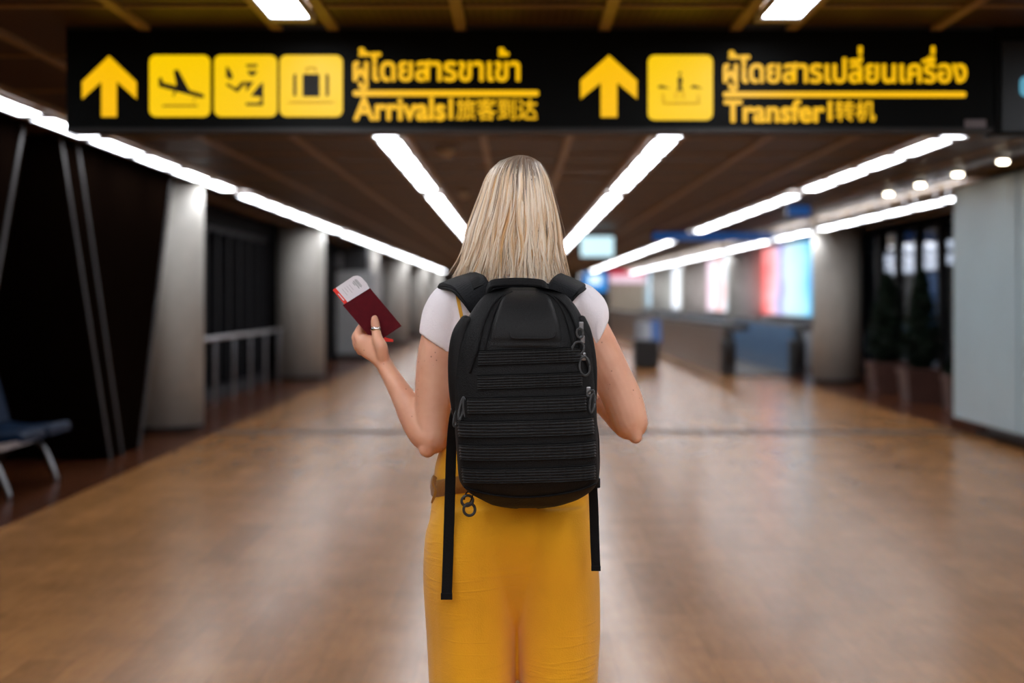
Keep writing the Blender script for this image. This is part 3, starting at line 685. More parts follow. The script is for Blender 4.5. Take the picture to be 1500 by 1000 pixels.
# head with jaw, nose, ears, brow
HX = P(757, 300, 3.21).x
def hsec(z, hw, yb, yf): return (HX, (yb+yf)/2, z, hw, (yf-yb)/2)
zt = P(757, 236, 3.2).z
add_loft(bm, [hsec(zt, .012, 3.19, 3.22), hsec(zt-.012, .04, 3.165, 3.25), hsec(zt-.035, .06, 3.14, 3.285), hsec(zt-.075, .069, 3.128, 3.302), hsec(zt-.11, .068, 3.13, 3.3),
              hsec(zt-.145, .063, 3.14, 3.298), hsec(zt-.18, .055, 3.17, 3.295), hsec(zt-.205, .042, 3.2, 3.292), hsec(zt-.219, .02, 3.235, 3.283)], 40, 4, 2.15)
add_tube(bm, [(HX, 3.296, zt-.1), (HX, 3.308, zt-.125), (HX, 3.318, zt-.145), (HX, 3.3, zt-.153)], [.008, .01, .013, .008], 12, 3)
for s in (-1, 1):
    add_tube(bm, [(HX+s*.064, 3.2, zt-.1), (HX+s*.073, 3.195, zt-.108), (HX+s*.073, 3.2, zt-.135), (HX+s*.064, 3.208, zt-.155)], [.01, .014, .011, .007], 10, 3)
    add_tube(bm, [(HX+s*.012, 3.297, zt-.092), (HX+s*.035, 3.294, zt-.088), (HX+s*.055, 3.27, zt-.093)], [.006, .008, .005], 10, 3)
add_tube(bm, [(HX-.022, 3.291, zt-.177), (HX, 3.3, zt-.175), (HX+.022, 3.291, zt-.177)], [.004, .008, .004], 10, 3)
# left arm (raised hand with passport)
add_tube(bm, pth([(674, 446, BD), (656, 468, BD), (641, 512, 3.16), (636, 560, 3.15), (634, 605, 3.14), (633, 640, 3.13)]), [.042, .045, .0425, .042, .039, .036], 20, 5)
add_tube(bm, pth([(634, 640, 3.13), (622, 634, 3.14), (606, 608, 3.165), (590, 580, 3.195), (573, 551, 3.22), (560, 529, 3.235)]), [.0375, .036, .034, .0265, .021, .019], 20, 5)
add_tube(bm, pth([(630, 650, 3.12), (626, 657, 3.118)]), [.027, .02], 14, 2)
# left hand: palm block, thumb web, thumb, four fingers behind the passport
def palm(rows):
    rings = []
    for (px, py, D, hw, hd, ang) in catmull(rows, 4):
        c = P(px, py, D); ring = []
        for k in range(24):
            a = 2*math.pi*k/24; u, v = math.cos(a), math.sin(a)
            u = math.copysign(abs(u)**.8, u); v = math.copysign(abs(v)**.8, v)
            du = Vector((math.cos(ang), 0, math.sin(ang)))
            ring.append(c+du*(hw*u)+Vector((0, hd*v, 0)))
        rings.append(ring)
    add_rings(bm, rings)
palm([(562, 532, 3.236, .0185, .017, .6), (555, 521, 3.238, .0235, .0185, .6), (546, 511, 3.243, .03, .02, .55), (538, 503, 3.25, .0285, .024, .55), (531, 496.5, 3.258, .019, .027, .6), (527, 493, 3.262, .011, .02, .6)])
add_tube(bm, pth([(561, 522, 3.222), (558, 508, 3.218), (553, 496, 3.222), (550.5, 482, 3.2335), (549.5, 472, 3.236), (549, 466.5, 3.2355)]), [.014, .0155, .0125, .0105, .0103, .0085], 16, 5)
for pts in ([(528, 500, 3.243), (524, 488, 3.262), (538, 470, 3.27), (553, 464, 3.264)],
            [(525, 504, 3.262), (521.5, 491, 3.285), (540, 478, 3.29), (557, 472, 3.27)],
            [(525, 509, 3.28), (523, 497, 3.304), (544, 486, 3.303), (561, 481, 3.28)],
            [(528, 514, 3.292), (529, 503, 3.318), (547, 495, 3.31), (560, 491, 3.29)]):
    add_tube(bm, pth(pts), [.0105, .0098, .0088, .0075], 14, 5)
# right arm (elbow out, forearm forward)
add_tube(bm, pth([(832, 446, BD), (849, 464, BD), (872, 502, 3.16), (893, 545, 3.15), (912, 585, 3.14), (922, 615, 3.13)]), [.042, .047, .0455, .0445, .044, .04], 20, 5)
add_tube(bm, pth([(923, 618, 3.13), (913, 612, 3.2), (895, 595, 3.29), (868, 576, 3.36), (845, 565, 3.4)]), [.04, .037, .034, .025, .02], 20, 5)
add_tube(bm, pth([(927, 628, 3.115), (931, 640, 3.11)]), [.024, .015], 14, 2)
hx, hy, hz = P(835, 558, 3.42)
add_tube(bm, [P(846, 565, 3.4), (hx, hy, hz), (hx-.035, hy+.015, hz+.02)], [.02, .026, .024], 16, 4)
for k in range(4):
    add_tube(bm, [(hx-.03, hy+.02-.004*k, hz+.04-.02*k), (hx-.06, hy+.03, hz+.045-.02*k), (hx-.075, hy+.005, hz+.04-.02*k), (hx-.06, hy-.012, hz+.037-.02*k)], [.0095, .009, .0085, .007], 12, 4)
add_tube(bm, [(hx, hy-.01, hz+.015), (hx-.02, hy-.02, hz+.045), (hx-.045, hy-.02, hz+.06)], [.0125, .011, .0085], 12, 4)
# legs and feet
for s, x0, x1 in ((-1, 697, 690), (1, 812, 828)):
    a, b = P(x0, 790, BD), P(x1, 1200, BD)
    add_tube(bm, [(a.x, BD, a.z+.03), ((a.x*2+b.x)/3, BD, .62), ((a.x+2*b.x)/3, BD-.005, .45), (b.x, BD-.02, .3), (b.x, BD, .09)], [.085, .078, .056, .052, .034], 20, 5)
    add_tube(bm, [(b.x, BD-.03, .06), (b.x+s*.005, BD+.06, .055), (b.x+s*.015, BD+.15, .04)], [.036, .036, .03], 14, 4)
body = remeshed('body', bm, 0.003, 5, M['skin'], person)
for s in (-1, 1):
    bm = bmesh.new(); bmesh.ops.create_uvsphere(bm, u_segments=16, v_segments=10, radius=.0115, matrix=Matrix.Translation((HX+s*.031, 3.2815, zt-.108)))
    e = bm_obj('eye', bm, M['eye_white'], person, True)
    bm = bmesh.new(); bmesh.ops.create_uvsphere(bm, u_segments=12, v_segments=8, radius=.0058, matrix=Matrix.Translation((HX+s*.031, 3.288, zt-.108)))
    bm_obj('iris', bm, mat('blue_iris_%d' % (s+1), (0.06, 0.12, 0.2, 1), 0.2), e, True)
tube('lips', [(HX-.024, 3.295, zt-.178), (HX-.01, 3.3045, zt-.175), (HX+.01, 3.3045, zt-.175), (HX+.024, 3.295, zt-.178)], [.003, .006, .006, .003], M['lip'], person)
# thumb ring
bm = bmesh.new(); c = P(550.6, 481.5, 3.233)
rings = []
for r_, dz in ((.0108, -.0045), (.0122, -.004), (.0122, .004), (.0108, .0045)):
    rings.append([c+Vector((r_*math.cos(a)+dz*.1, r_*math.sin(a), dz)) for a in (2*math.pi*k/36 for k in range(36))])
add_rings(bm, rings, False); tag(bm_obj('thumb_ring', bm, M['silver'], person, True), 'wide silver ring on the left thumb')

# shirt
bm = bmesh.new()
add_loft(bm, [sec(404, 718, 796, 3.185, .062), sec(412, 708, 806, 3.182, .068), sec(420, 680, 832, 3.175, .08), sec(430, 658, 852, BD, .092), sec(445, 648, 862, BD, .104), sec(475, 656, 854, BD, .114),
              sec(520, 662, 850, BD, .12), sec(590, 678, 834, BD, .106), sec(640, 676, 834, BD, .105)], 56, 4, 2.2)
def slanted(rows, n=32):
    rings = []
    for r in catmull(rows, 5):
        A, B = P(r[0], r[1], r[4]), P(r[2], r[3], r[4]); c = (A+B)/2; u = (B-A)/2
        rings.append([c+u*math.cos(t)+Vector((0, r[5]*math.sin(t), 0)) for t in (2*math.pi*k/n for k in range(n))])
    add_rings(bm, rings)
slanted([(684, 410, 694, 475, BD, .064), (660, 412, 684, 484, BD, .062), (637, 424, 676, 494, 3.166, .058), (620, 452, 669, 506, 3.162, .053), (613.5, 487, 667, 522, 3.16, .048)])
slanted([(815, 475, 822, 410, BD, .064), (836, 482, 858, 415, BD, .062), (851, 494, 880, 431, 3.166, .058), (861, 506, 890.5, 449, 3.162, .055), (864, 520, 892, 468, 3.16, .051)])
shirt = remeshed('shirt', bm, 0.005, 4, M['shirt'], person)
# jumpsuit trousers
bm = bmesh.new()
def fold_loft(secs, n, phase, amp):
    rings = []
    S_ = catmull(secs, 6); N = len(S_)
    for j, s in enumerate(S_):
        cx, cy, z, hw, hd = s; ring = []
        t = j/(N-1)
        for k in range(n):
            a = 2*math.pi*k/n; c, q = math.cos(a), math.sin(a)
            f = noise.noise(Vector((c*1.9+phase, q*1.9, z*1.1)))*1.6+0.5*noise.noise(Vector((c*4+phase, q*4, z*2.0)))
            g = 1+amp*min(1, t*2)*f
            ring.append(Vector((cx+hw*math.copysign(abs(c)**(2/2.15), c)*(1+(g-1)*.5), cy+hd*math.copysign(abs(q)**(2/2.15), q)*g, z)))
        rings.append(ring)
    add_rings(bm, rings)
fold_loft([sec(585, 668, 842, BD, .112), sec(640, 650, 850, BD, .11), sec(680, 638, 858, BD, .115), sec(712, 635, 861, BD, .122), sec(740, 632, 865, BD-.005, .132), sec(770, 629, 869, BD-.01, .14), sec(800, 632, 868, BD-.008, .132), sec(830, 636, 866, BD-.004, .117), sec(860, 640, 862, BD, .096), sec(890, 645, 860, BD, .068), sec(920, 650, 858, BD, .035)], 72, 0.3, .01)
fold_loft([sec(735, 640, 770, BD-.012, .125), sec(775, 625, 766, BD-.014, .14), sec(810, 621, 762, BD-.014, .14), sec(850, 620, 760, BD-.01, .134), sec(890, 622, 758.5, BD-.006, .128), sec(935, 625, 758, BD, .124), sec(1000, 628, 754, BD, .12), sec(1100, 632, 744, BD-.01, .118), sec(1200, 634, 740, BD-.015, .12), sec(1290, 632, 742, BD-.01, .124)], 96, 1.7, .04)
fold_loft([sec(735, 744, 862, BD-.012, .125), sec(775, 749, 871, BD-.014, .14), sec(810, 753, 875, BD-.014, .14), sec(850, 755, 878, BD-.01, .134), sec(890, 756.5, 879, BD-.006, .128), sec(935, 758, 879, BD, .124), sec(1000, 763, 876, BD, .12), sec(1100, 776, 878, BD-.01, .118), sec(1200, 780, 882, BD-.015, .12), sec(1290, 778, 884, BD-.01, .124)], 96, 4.1, .04)
trousers = remeshed('trousers', bm, 0.005, 7, M['mustard'], person)
def ribbon(name, secs, th, material, parent, sub=5, n2=(0, 1, 0)):
    """flat strap: secs are pairs of edge points"""
    A = catmull([a for a, b in secs], sub); B = catmull([b for a, b in secs], sub); rings = []
    for i in range(len(A)):
        a, b = Vector(A[i]), Vector(B[i]); i0, i1 = max(i-1, 0), min(i+1, len(A)-1)
        d = Vector((A[i1]+B[i1]-A[i0]-B[i0])); nn = d.cross(b-a).normalized()*th/2; e = (b-a)*0.06
        rings.append([a-nn*.4, a+e-nn, (a+b)/2-nn*1.15, b-e-nn, b-nn*.4, b+nn*.4, b-e+nn, (a+b)/2+nn*1.15, a+e+nn, a+nn*.4])
    bm = bmesh.new(); add_rings(bm, rings); return bm_obj(name, bm, material, parent)
def rb(px0, py0, px1, py1, D0, D1=None): return (P(px0, py0, D0), P(px1, py1, D0 if D1 is None else D1))
ribbon('jumpsuit_strap', [rb(666, 424, 671, 423, 3.092), rb(668, 436, 673, 435, 3.07), rb(672, 456, 677, 455, 3.052), rb(676, 480, 681, 479, 3.045), rb(684, 560, 689, 560, 3.055)], .003, M['strap_y'], person)
# brown sash with its tied end at the left hip
rings = []
for dz, off in ((-.019, .002), (-.017, .005), (.0, .007), (.017, .005), (.019, .002)):
    ring = []
    for k in range(72):
        a = 2*math.pi*k/72; c, q = math.cos(a), math.sin(a)
        x0 = P(748, 700, BD).x; hw = .1725+off; hd = .12+off
        ring.append(Vector((x0+hw*math.copysign(abs(c)**(2/2.15), c), BD+hd*math.copysign(abs(q)**(2/2.15), q), P(0, 711, BD).z+dz+.03*c+.03+.003*math.sin(5*a))))
    rings.append(ring)
bm = bmesh.new(); add_rings(bm, rings, False); sash = bm_obj('sash', bm, M['sash'], person, True)
ribbon('sash_end', [rb(634, 696, 640, 700, 3.1), rb(633, 706, 637, 712, 3.08), rb(636, 718, 640, 722, 3.07), rb(631, 736, 633.5, 737, 3.07)], .004, M['sash'], sash)
for x, s in ((P(690, 1200, BD).x, -1), (P(828, 1200, BD).x, 1)):
    bm = bmesh.new()
    for (y, z, hw, hh) in (): pass
    rings = []
    for (dy, hw, top) in ((-.085, .02, .05), (-.075, .034, .075), (-.03, .04, .085), (.03, .042, .085), (.09, .047, .08), (.15, .045, .07), (.185, .03, .05), (.195, .015, .035)):
        rings.append([Vector((x+s*.012*(dy+.08)/.2+hw*u, BD+dy, z)) for u, z in ((-1, .02), (-1, top*.6), (-.6, top*.95), (0, top), (.6, top*.95), (1, top*.6), (1, .02))])
    add_rings(bm, rings); sh = bm_obj('shoe', bm, M['shoe'], person, True)
    bm = bmesh.new(); rings = [[v+Vector((0, 0, 0)) for v in r] for r in []]
    pts = []
    for (dy, hw) in ((-.088, .022), (-.075, .037), (-.03, .043), (.03, .045), (.09, .05), (.15, .048), (.187, .033), (.198, .017)): pts.append((x+s*.012*(dy+.08)/.2-hw, BD+dy, 0.0))
    for (dy, hw) in ((.198, .017), (.187, .033), (.15, .048), (.09, .05), (.03, .045), (-.03, .043), (-.075, .037), (-.088, .022)): pts.append((x+s*.012*(dy+.08)/.2+hw, BD+dy, 0.0))
    add_prism(bm, pts, (0, 0, .025)); bm_obj('sole', bm, M['sole'], sh)

# ------------------------------------------------------------------ hair
HL = [(227.5, 746, 778, .05), (231, 737, 787, .068), (236, 729, 792, .08), (246, 720, 797, .094), (260, 712, 803, .105), (280, 706, 808, .11), (300, 700, 813, .116), (320, 693, 817, .118), (340, 686, 820, .117),
      (360, 681, 822, .115), (380, 675, 825, .112), (395, 669, 828, .108), (406, 664, 831, .104), (416, 662, 833, .1)]
HP = np.array([h[0] for h in HL]); HLx = np.array([h[1] for h in HL]); HR = np.array([h[2] for h in HL]); HDp = np.array([h[3] for h in HL])
HY = 3.205
def hull(th, py, k=1.0):
    l, r, d = np.interp(py, HP, HLx), np.interp(py, HP, HR), np.interp(py, HP, HDp)
    a, b = P(l, py, HY-.03), P(r, py, HY-.03)
    return Vector(((a.x+b.x)/2+(b.x-a.x)/2*k*math.cos(th), HY+d*k*math.sin(th), H-(py-CY)/F*(HY-.05)))
def mixc(a, b, t): return tuple(a[i]+(b[i]-a[i])*t for i in range(3))
ROOT = (0.13, 0.075, 0.045); MID = (0.84, 0.63, 0.41); PALE = (0.97, 0.86, 0.71); GOLD = (0.66, 0.38, 0.15); ASH = (0.36, 0.25, 0.16)
hv, hf, hc = [], [], []
def strand(pts, rad, cols):
    n0 = len(hv); m = 5; N = len(pts)
    for i, p in enumerate(pts):
        t = (pts[min(i+1, N-1)]-pts[max(i-1, 0)]).normalized()
        rd = Vector((p.x-HX, p.y-HY, 0.0)); rd = (rd-t*rd.dot(t)).normalized(); sd = t.cross(rd)
        q = i/(N-1); r = rad*(0.55+0.45*min(1, q*4))*(1 if q < .75 else max(.06, (1-q)/.25))
        for j in range(m):
            a = 2*math.pi*j/m; hv.append(p+sd*(r*1.5*math.cos(a))+rd*(r*0.7*math.sin(a))); hc.append(cols[i])
    for i in range(N-1):
        for j in range(m):
            a = n0+i*m+j; b = n0+i*m+(j+1) % m; hf.append((a, b, b+m, a+m))
CROWN = (770, 229)
def lock(th, lrand, rad, layer, clump):
    """one lock from the parting at the crown down the hull to a ragged end"""
    fwd = math.sin(th)                       # +1 = face side
    cr = random.Random(clump*31+5); cph, camp, cdep, cend = cr.random()*6.28, .25+cr.random(), cr.gauss(0, 1), cr.gauss(0, 7)
    pyend = 409+cend+lrand.gauss(0, 3.5)
    if fwd > .45: pyend = 262+8*lrand.random() if fwd > .62 else 400
    pystart = 227.8+lrand.random()**2.2*(14 if fwd < .3 else 8)
    N = 22; pts = []; cols = []
    tone = lrand.random(); ph = lrand.random()*6.28; wav = .003+.007*lrand.random()**1.5
    rootlen = .05+.36*max(0, 1-abs(((th+math.pi/2-.22+math.pi) % (2*math.pi))-math.pi)/.8)*lrand.random()+.05*lrand.random()
    base = PALE if tone < .56 else (MID if tone < .82 else (GOLD if tone < .93 else ASH))
    base = mixc(base, MID, lrand.random()*.35)
    for i in range(N):
        q = i/(N-1); qq = q**1.35; py = pystart+(pyend-pystart)*qq
        k = layer+.012*math.sin(ph+q*5)
        wv = max(0, q-.3)/.7
        flare = max(0, q-.8)*lrand_flare[clump % 64]
        k += .027*cdep*min(1, q*2)+.03*wv*math.sin(cph*2+q*11)*camp
        p = hull(th+.06*math.sin(cph+q*3.2)*q-.13*(q-.15)*(1 if math.sin(th) < -.2 else .3)*(.5+.5*math.cos(th-2.4)), py, k+flare*.35)
        if q < .1:                           # roots gather along the parting
            p.x += (P(CROWN[0], 230, HY).x-p.x)*(1-q/.1)*.3
        tang = Vector((-math.sin(th), math.cos(th), 0))
        p = p+tang*(wav*.35*math.sin(ph+q*9)*q+.0075*camp*wv*math.sin(cph+q*12))
        pts.append(p)
        rt = max(0, min(1, 1-(q-rootlen)/.12)) if q < rootlen+.12 else 0
        cols.append(mixc(base, ROOT, .85*rt))
    strand(pts, rad, cols)
hr_ = random.Random(11)
lrand_flare = [hr_.gauss(.15, .35) for _ in range(64)]
# closed inner layer of hair around the back and sides
ns, nr_ = 48, 24; n0 = len(hv)
for j in range(nr_+1):
    for i in range(ns+1):
        th = math.pi*.86+i/ns*math.pi*1.28; hv.append(hull(th, 231+(402-231)*j/nr_, .86)); hc.append(mixc(MID, ROOT, .3))
for j in range(nr_):
    for i in range(ns): a = n0+j*(ns+1)+i; hf.append((a, a+1, a+ns+2, a+ns+1))
# dense inner locks, then visible outer locks, then flyaways
for k in range(640):
    lock(2*math.pi*(k+hr_.random())/640, hr_, .003, .90+.03*hr_.random(), k)
for k in range(760):
    th = hr_.random()*2*math.pi; lock(th, hr_, .0013+.0017*hr_.random(), .955+.04*hr_.random(), int(th*13))
for k in range(900):
    th = hr_.random()*2*math.pi; lock(th, hr_, .0006+.0006*hr_.random(), .97+.05*hr_.random(), int(th*14)+17)
for k in range(46):
    th = hr_.random()*2*math.pi; lock(th, hr_, .0003, 1.03+.09*hr_.random()**2, 30+k)
me = bpy.data.meshes.new('hair'); me.from_pydata([tuple(v) for v in hv], [], hf)
ca = me.color_attributes.new('tone', 'FLOAT_COLOR', 'POINT')
arr = np.ones((len(hv), 4), dtype=np.float32); arr[:, :3] = hc; ca.data.foreach_set('color', arr.ravel())
link('hair', me, M['hair'], person, True)

# ------------------------------------------------------------------ passport and boarding pass
PD = 3.249; PN = Vector((0, 1, 0))
def pq(px, py, dd=0.0): return P(px, py, PD+dd)
pc = [(501.9, 446.8), (542, 421.7), (588.4, 477.3), (549.5, 503.0)]
pp = empty('passport', pq(545, 462), 'burgundy passport booklet held up in the left hand', 'passport')
def quadbox(name, pts, d0, d1, material, parent, bev=0.0):
    bm = bmesh.new(); add_prism(bm, [pq(x, y, d0) for x, y in pts], pq(545, 460, d1)-pq(545, 460, d0))
    return bm_obj(name, bm, material, parent)
def inset(pts, f):
    cx = sum(p[0] for p in pts)/4; cy = sum(p[1] for p in pts)/4
    return [(cx+(x-cx)*f, cy+(y-cy)*f) for x, y in pts]
def roundq(pts, f=.05):
    out = []
    for i in range(4):
        p0, p1, p2 = pts[i-1], pts[i], pts[(i+1) % 4]
        for t in (f, f*.4): out.append((p1[0]+(p0[0]-p1[0])*t*(1 if t == f else .45), p1[1]+(p0[1]-p1[1])*t*(1 if t == f else .45)))
        for t in (f*.4, f): out.append((p1[0]+(p2[0]-p1[0])*t*(1 if t == f else .45), p1[1]+(p2[1]-p1[1])*t*(1 if t == f else .45)))
    return out
quadbox('cover', roundq(pc), -.0025, -.0012, M['passport'], pp)
quadbox('cover', roundq(pc), .0022, .0034, M['passport'], pp)
quadbox('pages', inset(pc, .97), -.0011, .0004, M['pages'], pp); quadbox('pages', inset(pc, .97), .0014, .0021, M['pages'], pp)
bp = empty('boarding_pass', pq(515, 428), 'white boarding pass with red edge stripe tucked into the passport', 'boarding pass')
TLc, TRc = Vector((487.5, 424.5)), Vector((523, 405.5))
ax = (Vector((542, 421.7))-Vector((501.9, 446.8))).normalized(); dn = (Vector((588.4, 477.3))-Vector((542, 421.7))).normalized()
def bpt(a, b): v = TLc+ax*a+dn*b; return (v.x, v.y)
quadbox('ticket', [bpt(0, 0), bpt(36, -1.2), bpt(41.5, 1.2), bpt(44.5, 6), bpt(45, 18), bpt(42, 32), bpt(42, 97), bpt(0, 97)], .0006, .0012, M['paper'], bp)
quadbox('red_stripe', [bpt(-.3, -.2), bpt(5.2, -.4), bpt(5.2, 97), bpt(-.3, 97)], .0003, .0006, M['red_ink'], bp)
for (a0, a1, b0, b1, m) in ((31, 32.3, 4.5, 19, 'grey_ink'), (33, 33.8, 5, 17, 'grey_ink'), (34.4, 35.8, 4, 19, 'grey_ink'), (36.4, 37.2, 5, 18, 'grey_ink'), (29, 30.2, 6, 12, 'grey_ink')):
    quadbox('barcode_bar', [bpt(a0, b0), bpt(a1, b0), bpt(a1, b1), bpt(a0, b1)], .0004, .0006, M[m], bp)
for a in (11, 15, 19, 23):
    quadbox('print_line', [bpt(a, 6), bpt(a+1.0, 6), bpt(a+1.0, 14+a % 7), bpt(a, 14+a % 7)], .0004, .0006, M['pale_ink'], bp)
quadbox('stripe_print', [bpt(1.8, 9), bpt(3.4, 9), bpt(3.4, 22), bpt(1.8, 22)], .0001, .0003, M['paper'], bp)
# lower end of the stub poking out below the booklet
quadbox('stub_end', [(557, 500), (562, 493), (576, 497), (576, 500.6)], .0006, .0014, M['red_ink'], bp)

# ------------------------------------------------------------------ backpack
KD = 2.93
PK = [(420.5, 742, 788, 3.0), (423, 726, 806, 2.97), (429, 714, 824, 2.935), (438, 704, 835, 2.91), (450, 695, 844.5, 2.89), (466, 685, 853.5, 2.872), (482, 677, 861, 2.86), (505, 669.5, 867, 2.848),
      (535, 666, 870, 2.84), (570, 665, 872, 2.834), (610, 666, 874, 2.83), (650, 668.5, 876, 2.83), (685, 671, 877, 2.836), (700, 673, 876.5, 2.842), (711, 679, 871, 2.852), (721, 689, 861, 2.868), (731, 706, 845, 2.89), (738.5, 721, 824, 2.905), (742, 735, 810, 2.918), (744.2, 748, 797, 2.93), (745, 758, 787, 2.94)]
PKa = np.array(catmull(PK, 6)); BACK = 3.043; EX = 3.2
def pk(u, py, off=0.0):
    """point on the pack's front: u -1..1 across, py down the image"""
    l, r, yf = (np.interp(py, PKa[:, 0], PKa[:, i]) for i in (1, 2, 3))
    def base(u):
        a, b = P(l, py, KD), P(r, py, KD)
        return Vector(((a.x+b.x)/2+(b.x-a.x)/2*u, KD-(KD-yf)*max(0, 1-abs(u)**EX)**(1/EX), a.z))
    p = base(u); e = .004
    t = base(min(1, u+e))-base(max(-1, u-e)); n = Vector((t.y, -t.x, 0)).normalized()
    return p+n*off
def up(py): return CY+(py-CY)/1.028               # image row on the nearer front face -> pack row
pack = empty('backpack', (P(770, 600, KD).x, KD, P(0, 745, KD).z), 'large black backpack with webbing rows worn on the back', 'backpack')
rows = [r[0] for r in PK]; rows = sorted(set(list(np.linspace(420.5, 745, 84))+rows))
rings = []
for py in rows:
    l, r, yf = (np.interp(py, PKa[:, 0], PKa[:, i]) for i in (1, 2, 3)); ring = []
    a, b = P(l, py, KD), P(r, py, KD); cx, hw = (a.x+b.x)/2, (b.x-a.x)/2
    yb = BACK-max(0, (424-py)*.01)
    for k in range(96):
        t = 2*math.pi*k/96; c, q = math.cos(t), math.sin(t); e = EX if q < 0 else 4.5
        cc = math.copysign(abs(c)**(2/e), c); qq = abs(q)**(2/e)
        ring.append(Vector((cx+hw*cc, KD-(KD-yf)*qq if q < 0 else KD+(yb-KD)*qq, a.z)))
    rings.append(ring)
bm = bmesh.new(); add_rings(bm, rings); bm_obj('main_compartment', bm, M['pack'], pack, True)
def patch(name, u0, u1, y0, y1, prof, material, nu=48, nv=24, parent=None, skew=0.0, edge=.06):
    """raised panel following the pack front; prof(a,b) gives height for a,b in 0..1"""
    bm = bmesh.new(); g = []
    for j in range(nv+1):
        b = j/nv; row = []
        for i in range(nu+1):
            a = i/nu; u = u0+(u1-u0)*a
            ed = min(1, a/edge, (1-a)/edge, b/edge, (1-b)/edge); ed = math.sqrt(max(0, 1-(1-ed)**2))
            row.append(bm.verts.new(pk(u, up(y0+(y1-y0)*b+skew*(a-.5)), -.002+(prof(a, b)+.002)*ed)))
        g.append(row)
    for j in range(nv):
        for i in range(nu): bm.faces.new((g[j][i], g[j][i+1], g[j+1][i+1], g[j+1][i]))
    return bm_obj(name, bm, material, parent or pack, True)
# moulded top panel (tapers with the outline), front panel, webbing rows
tp = patch('top_panel', -.54, .56, 424, 511, lambda a, b: .009*math.sin(math.pi*min(1, b*1.15))**.5+.004*math.sin(math.pi*a) if 0 < b < 1 else 0, M['pack_smooth'], edge=.1)
tube('moulded_line', [pk(u, up(y), .0125) for u, y in ((-.24, 487), (-.2, 494), (-.1, 495.5), (.1, 495.5), (.34, 495.5), (.42, 493), (.46, 487))], .0016, M['pack_smooth'], tp, 8, 3)
for (y0, y1, u0, u1) in ((512, 532, -.66, .80), (548, 567, -.66, .80), (581, 603, -.80, .84), (615, 638, -.94, .93), (650, 672, -.94, .94), (685, 706, -.93, .93)):
    def prof(a, b):
        h = .005+.002*math.cos(2*math.pi*b*5)
        return h-(.0022 if (a*9.0) % 1 < .05 else 0)
    patch('webbing_row', u0, u1, y0, y1, prof, M['webbing'], 90, 40, None, -5, .025)
    tube('stitch_edge', [pk(u0+(u1-u0)*k/16, up(y0-1.5-5*(k/16-.5)), .0016) for k in range(17)], .0012, M['strap'], pack, 6, 1)
for u0, u1, ys in ((-.7, -.68, (432, 446, 470, 500, 523, 534)), ):
    pass
for side in (-1, 1):
    us = -.67 if side < 0 else .80
    tube('zip_track', [pk(us*f, up(y), .003) for f, y in ((.55, 427), (.8, 431), (.95, 440), (1, 456), (1, 480), (1, 512), (1.06, 528), (1.12, 545))], .0026, M['strap'], pack, 8, 4)
    tube('panel_seam', [pk((us+.11*side*-1)*f, up(y), .003) for f, y in ((.7, 428), (.95, 436), (1, 460), (1, 500), (1, 512))], .0018, M['strap'], pack, 8, 4)
tube('bottom_piping', [pk(u, up(708+22*(1-u*u)**.7-3*u), .003) for u in np.linspace(-.93, .93, 25)], .0022, M['strap'], pack, 8, 1)
# side pockets bulging at both flanks
for side, l in ((-1, [(470, 678, .012), (490, 670, .017), (520, 667, .02), (560, 667, .02), (600, 668, .015), (620, 670, .009)]), (1, [(468, 856, .009), (490, 862, .013), (530, 868, .014), (570, 870, .012), (600, 872, .007)])):
    tube('side_pocket', [P(x-side*4, y, 2.9) for y, x, r in l], [r for y, x, r in l], M['pack_smooth'], pack, 20, 5)
# carry handle
hb_ = [(704, 446), (705, 426), (712, 415), (726, 411.5), (757, 410.5), (788, 411.5), (803, 415), (810, 426), (811, 446)]
prism('harness_panel', [P(x, y, 3.03) for x, y in hb_], (0, .012, 0), M['foam'], pack)
hp = [(714, 424), (719, 413.5), (733, 410.5), (757, 409.5), (780, 410.5), (796, 413.5), (802, 424)]
ribbon('carry_handle', [(P(x, y-1.5, 2.985), P(x, y+8.5, 2.965)) for x, y in hp], .007, M['strap'], pack)
# padded shoulder straps
ribbon('shoulder_strap', [rb(690, 457, 726, 428, 3.03, 3.025), rb(677, 440, 716, 413, 3.035), rb(662, 424, 709, 404.5, 3.075), rb(643, 420, 694, 401, 3.16), rb(642, 430, 694, 412, 3.25), rb(648, 452, 696, 445, 3.30), rb(655, 520, 698, 520, 3.315), rb(668, 600, 696, 600, 3.3)], .014, M['foam'], pack, 6)
ribbon('shoulder_strap', [rb(838, 440, 800, 424, 3.03, 3.025), rb(846, 431, 806, 412, 3.035), rb(853, 425, 812, 406, 3.075), rb(858, 421, 818, 403, 3.16), rb(858, 430, 818, 412, 3.25), rb(852, 452, 812, 445, 3.30), rb(848, 520, 808, 520, 3.315), rb(838, 600, 806, 600, 3.3)], .014, M['foam'], pack, 6)
tube('strap_edge_piping', pth([(690, 457, 3.018), (677, 440, 3.024), (662, 425, 3.064), (643, 421, 3.15)]), .0028, M['strap'], pack)
tube('strap_edge_piping', pth([(838, 440, 3.018), (846, 431, 3.024), (853, 426, 3.064), (858, 422, 3.15)]), .0028, M['strap'], pack)
ribbon('strap_webbing', [rb(694, 424, 710, 417, 3.028), rb(688, 411, 702, 405, 3.064), rb(680, 405, 694, 400, 3.15)], .004, M['strap'], pack)
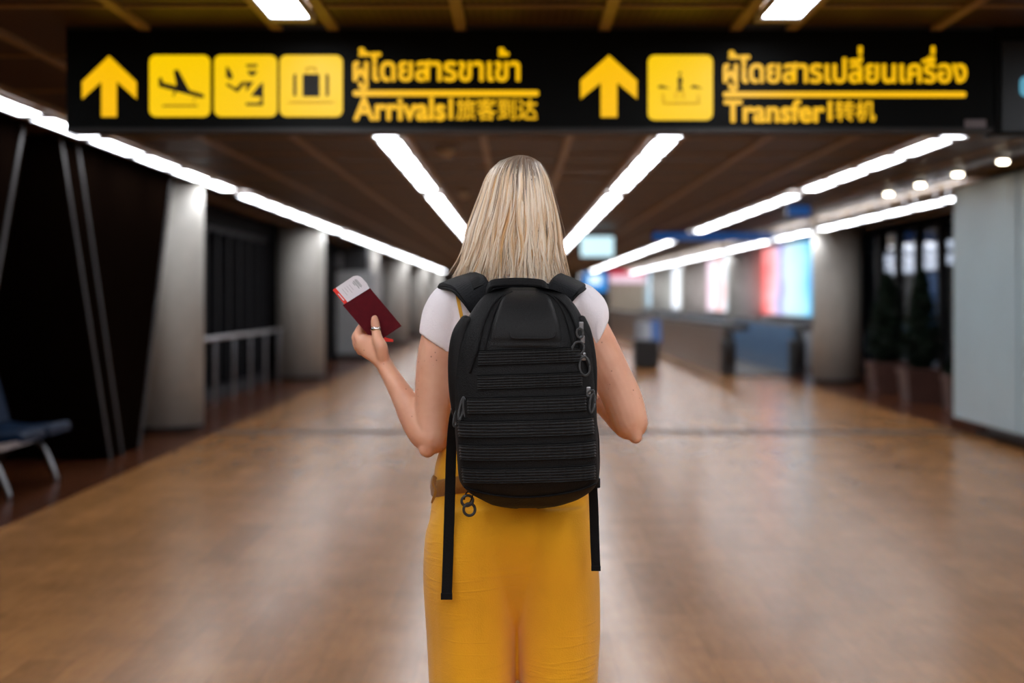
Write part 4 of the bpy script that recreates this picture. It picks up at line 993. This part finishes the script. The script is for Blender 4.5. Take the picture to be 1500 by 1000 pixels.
# long hanging tail straps
ribbon('hanging_strap', [rb(666, 585, 674, 585, 2.99), rb(658, 612, 671, 614, 3.0), rb(653.5, 660, 668.5, 661, 3.015), rb(651.5, 720, 667, 720, 3.02), rb(649, 800, 664.5, 801, 3.015), rb(646.5, 872, 662, 873, 3.01)], .004, M['strap'], pack)
box('strap_end', P(646, 877, 3.014), P(662.5, 869, 3.006), M['strap'], pack)
ribbon('hanging_strap', [rb(861, 698, 874, 697, 3.0), rb(863, 740, 876.5, 740, 3.005), rb(864.5, 790, 878, 790, 3.005), rb(866.5, 831, 879.5, 831, 3.005)], .004, M['strap'], pack)
box('strap_end', P(866, 835, 3.009), P(880, 829, 3.001), M['strap'], pack)
box('strap_buckle', P(863, 713, 2.995), P(879.5, 700, 2.975), M['pack_smooth'], pack, .003)
tube('side_cord', pth([(872, 612, 2.96), (876.5, 640, 2.965), (877.5, 680, 2.97), (876, 702, 2.98)]), .0018, M['strap'], pack, 8, 4)
# zip pulls with cord loops
def pull(sx, sy, D, loops, cord=.0022, toggle=None):
    bm = bmesh.new(); c = P(sx, sy, D-.012); add_box(bm, c-Vector((.0045, .003, .008)), c+Vector((.0045, .003, .008)), .002)
    s = bm_obj('zip_slider', bm, M['gunmetal'], pack)
    for (px, py, rx, rz, rot) in loops:
        bm = bmesh.new(); add_torus(bm, P(px, py, D-.017), rx, rz, cord, rot); bm_obj('cord_loop', bm, M['cord'], s, True)
pull(851.5, 477, 2.868, [(849.5, 487.5, .0065, .0095, .1)])
pull(853.5, 497, 2.872, [(847, 510, .0115, .0135, -.25)])
pull(855, 522, 2.872, [(856.5, 536, .0105, .019, .1)])
pull(862, 572, 2.872, [(867.5, 590, .005, .019, -.12), (865, 576, .008, .005, .6)])
pull(683, 578, 2.872, [(676, 598, .004, .023, -.2), (682, 598, .0045, .02, .12)])
pull(671, 596, 2.9, [(668, 612, .004, .017, -.2)])
tube('cord_puller', pth([(684, 469, 2.905), (676, 474, 2.9), (669, 482, 2.898), (664.5, 488, 2.9)]), [.0022, .0034, .0034, .0028], M['strap'], pack, 8, 4)
rc = tube('cord_tail', pth([(690, 716, 2.9), (683, 722, 2.9), (680, 731, 2.9)]), .0016, M['strap'], pack, 6, 4)
for (px, py, rx, rz) in ((684.5, 733, .0115, .0105), (687.5, 746, .0115, .0125)):
    bm = bmesh.new(); add_torus(bm, P(px, py, 2.9), rx, rz, .003, .3); bm_obj('ring', bm, M['rubber'], rc, True)
tube('cord_tail', pth([(694, 716, 2.9), (692, 727, 2.9), (687, 738, 2.9)]), .0014, M['strap'], pack, 6, 4)
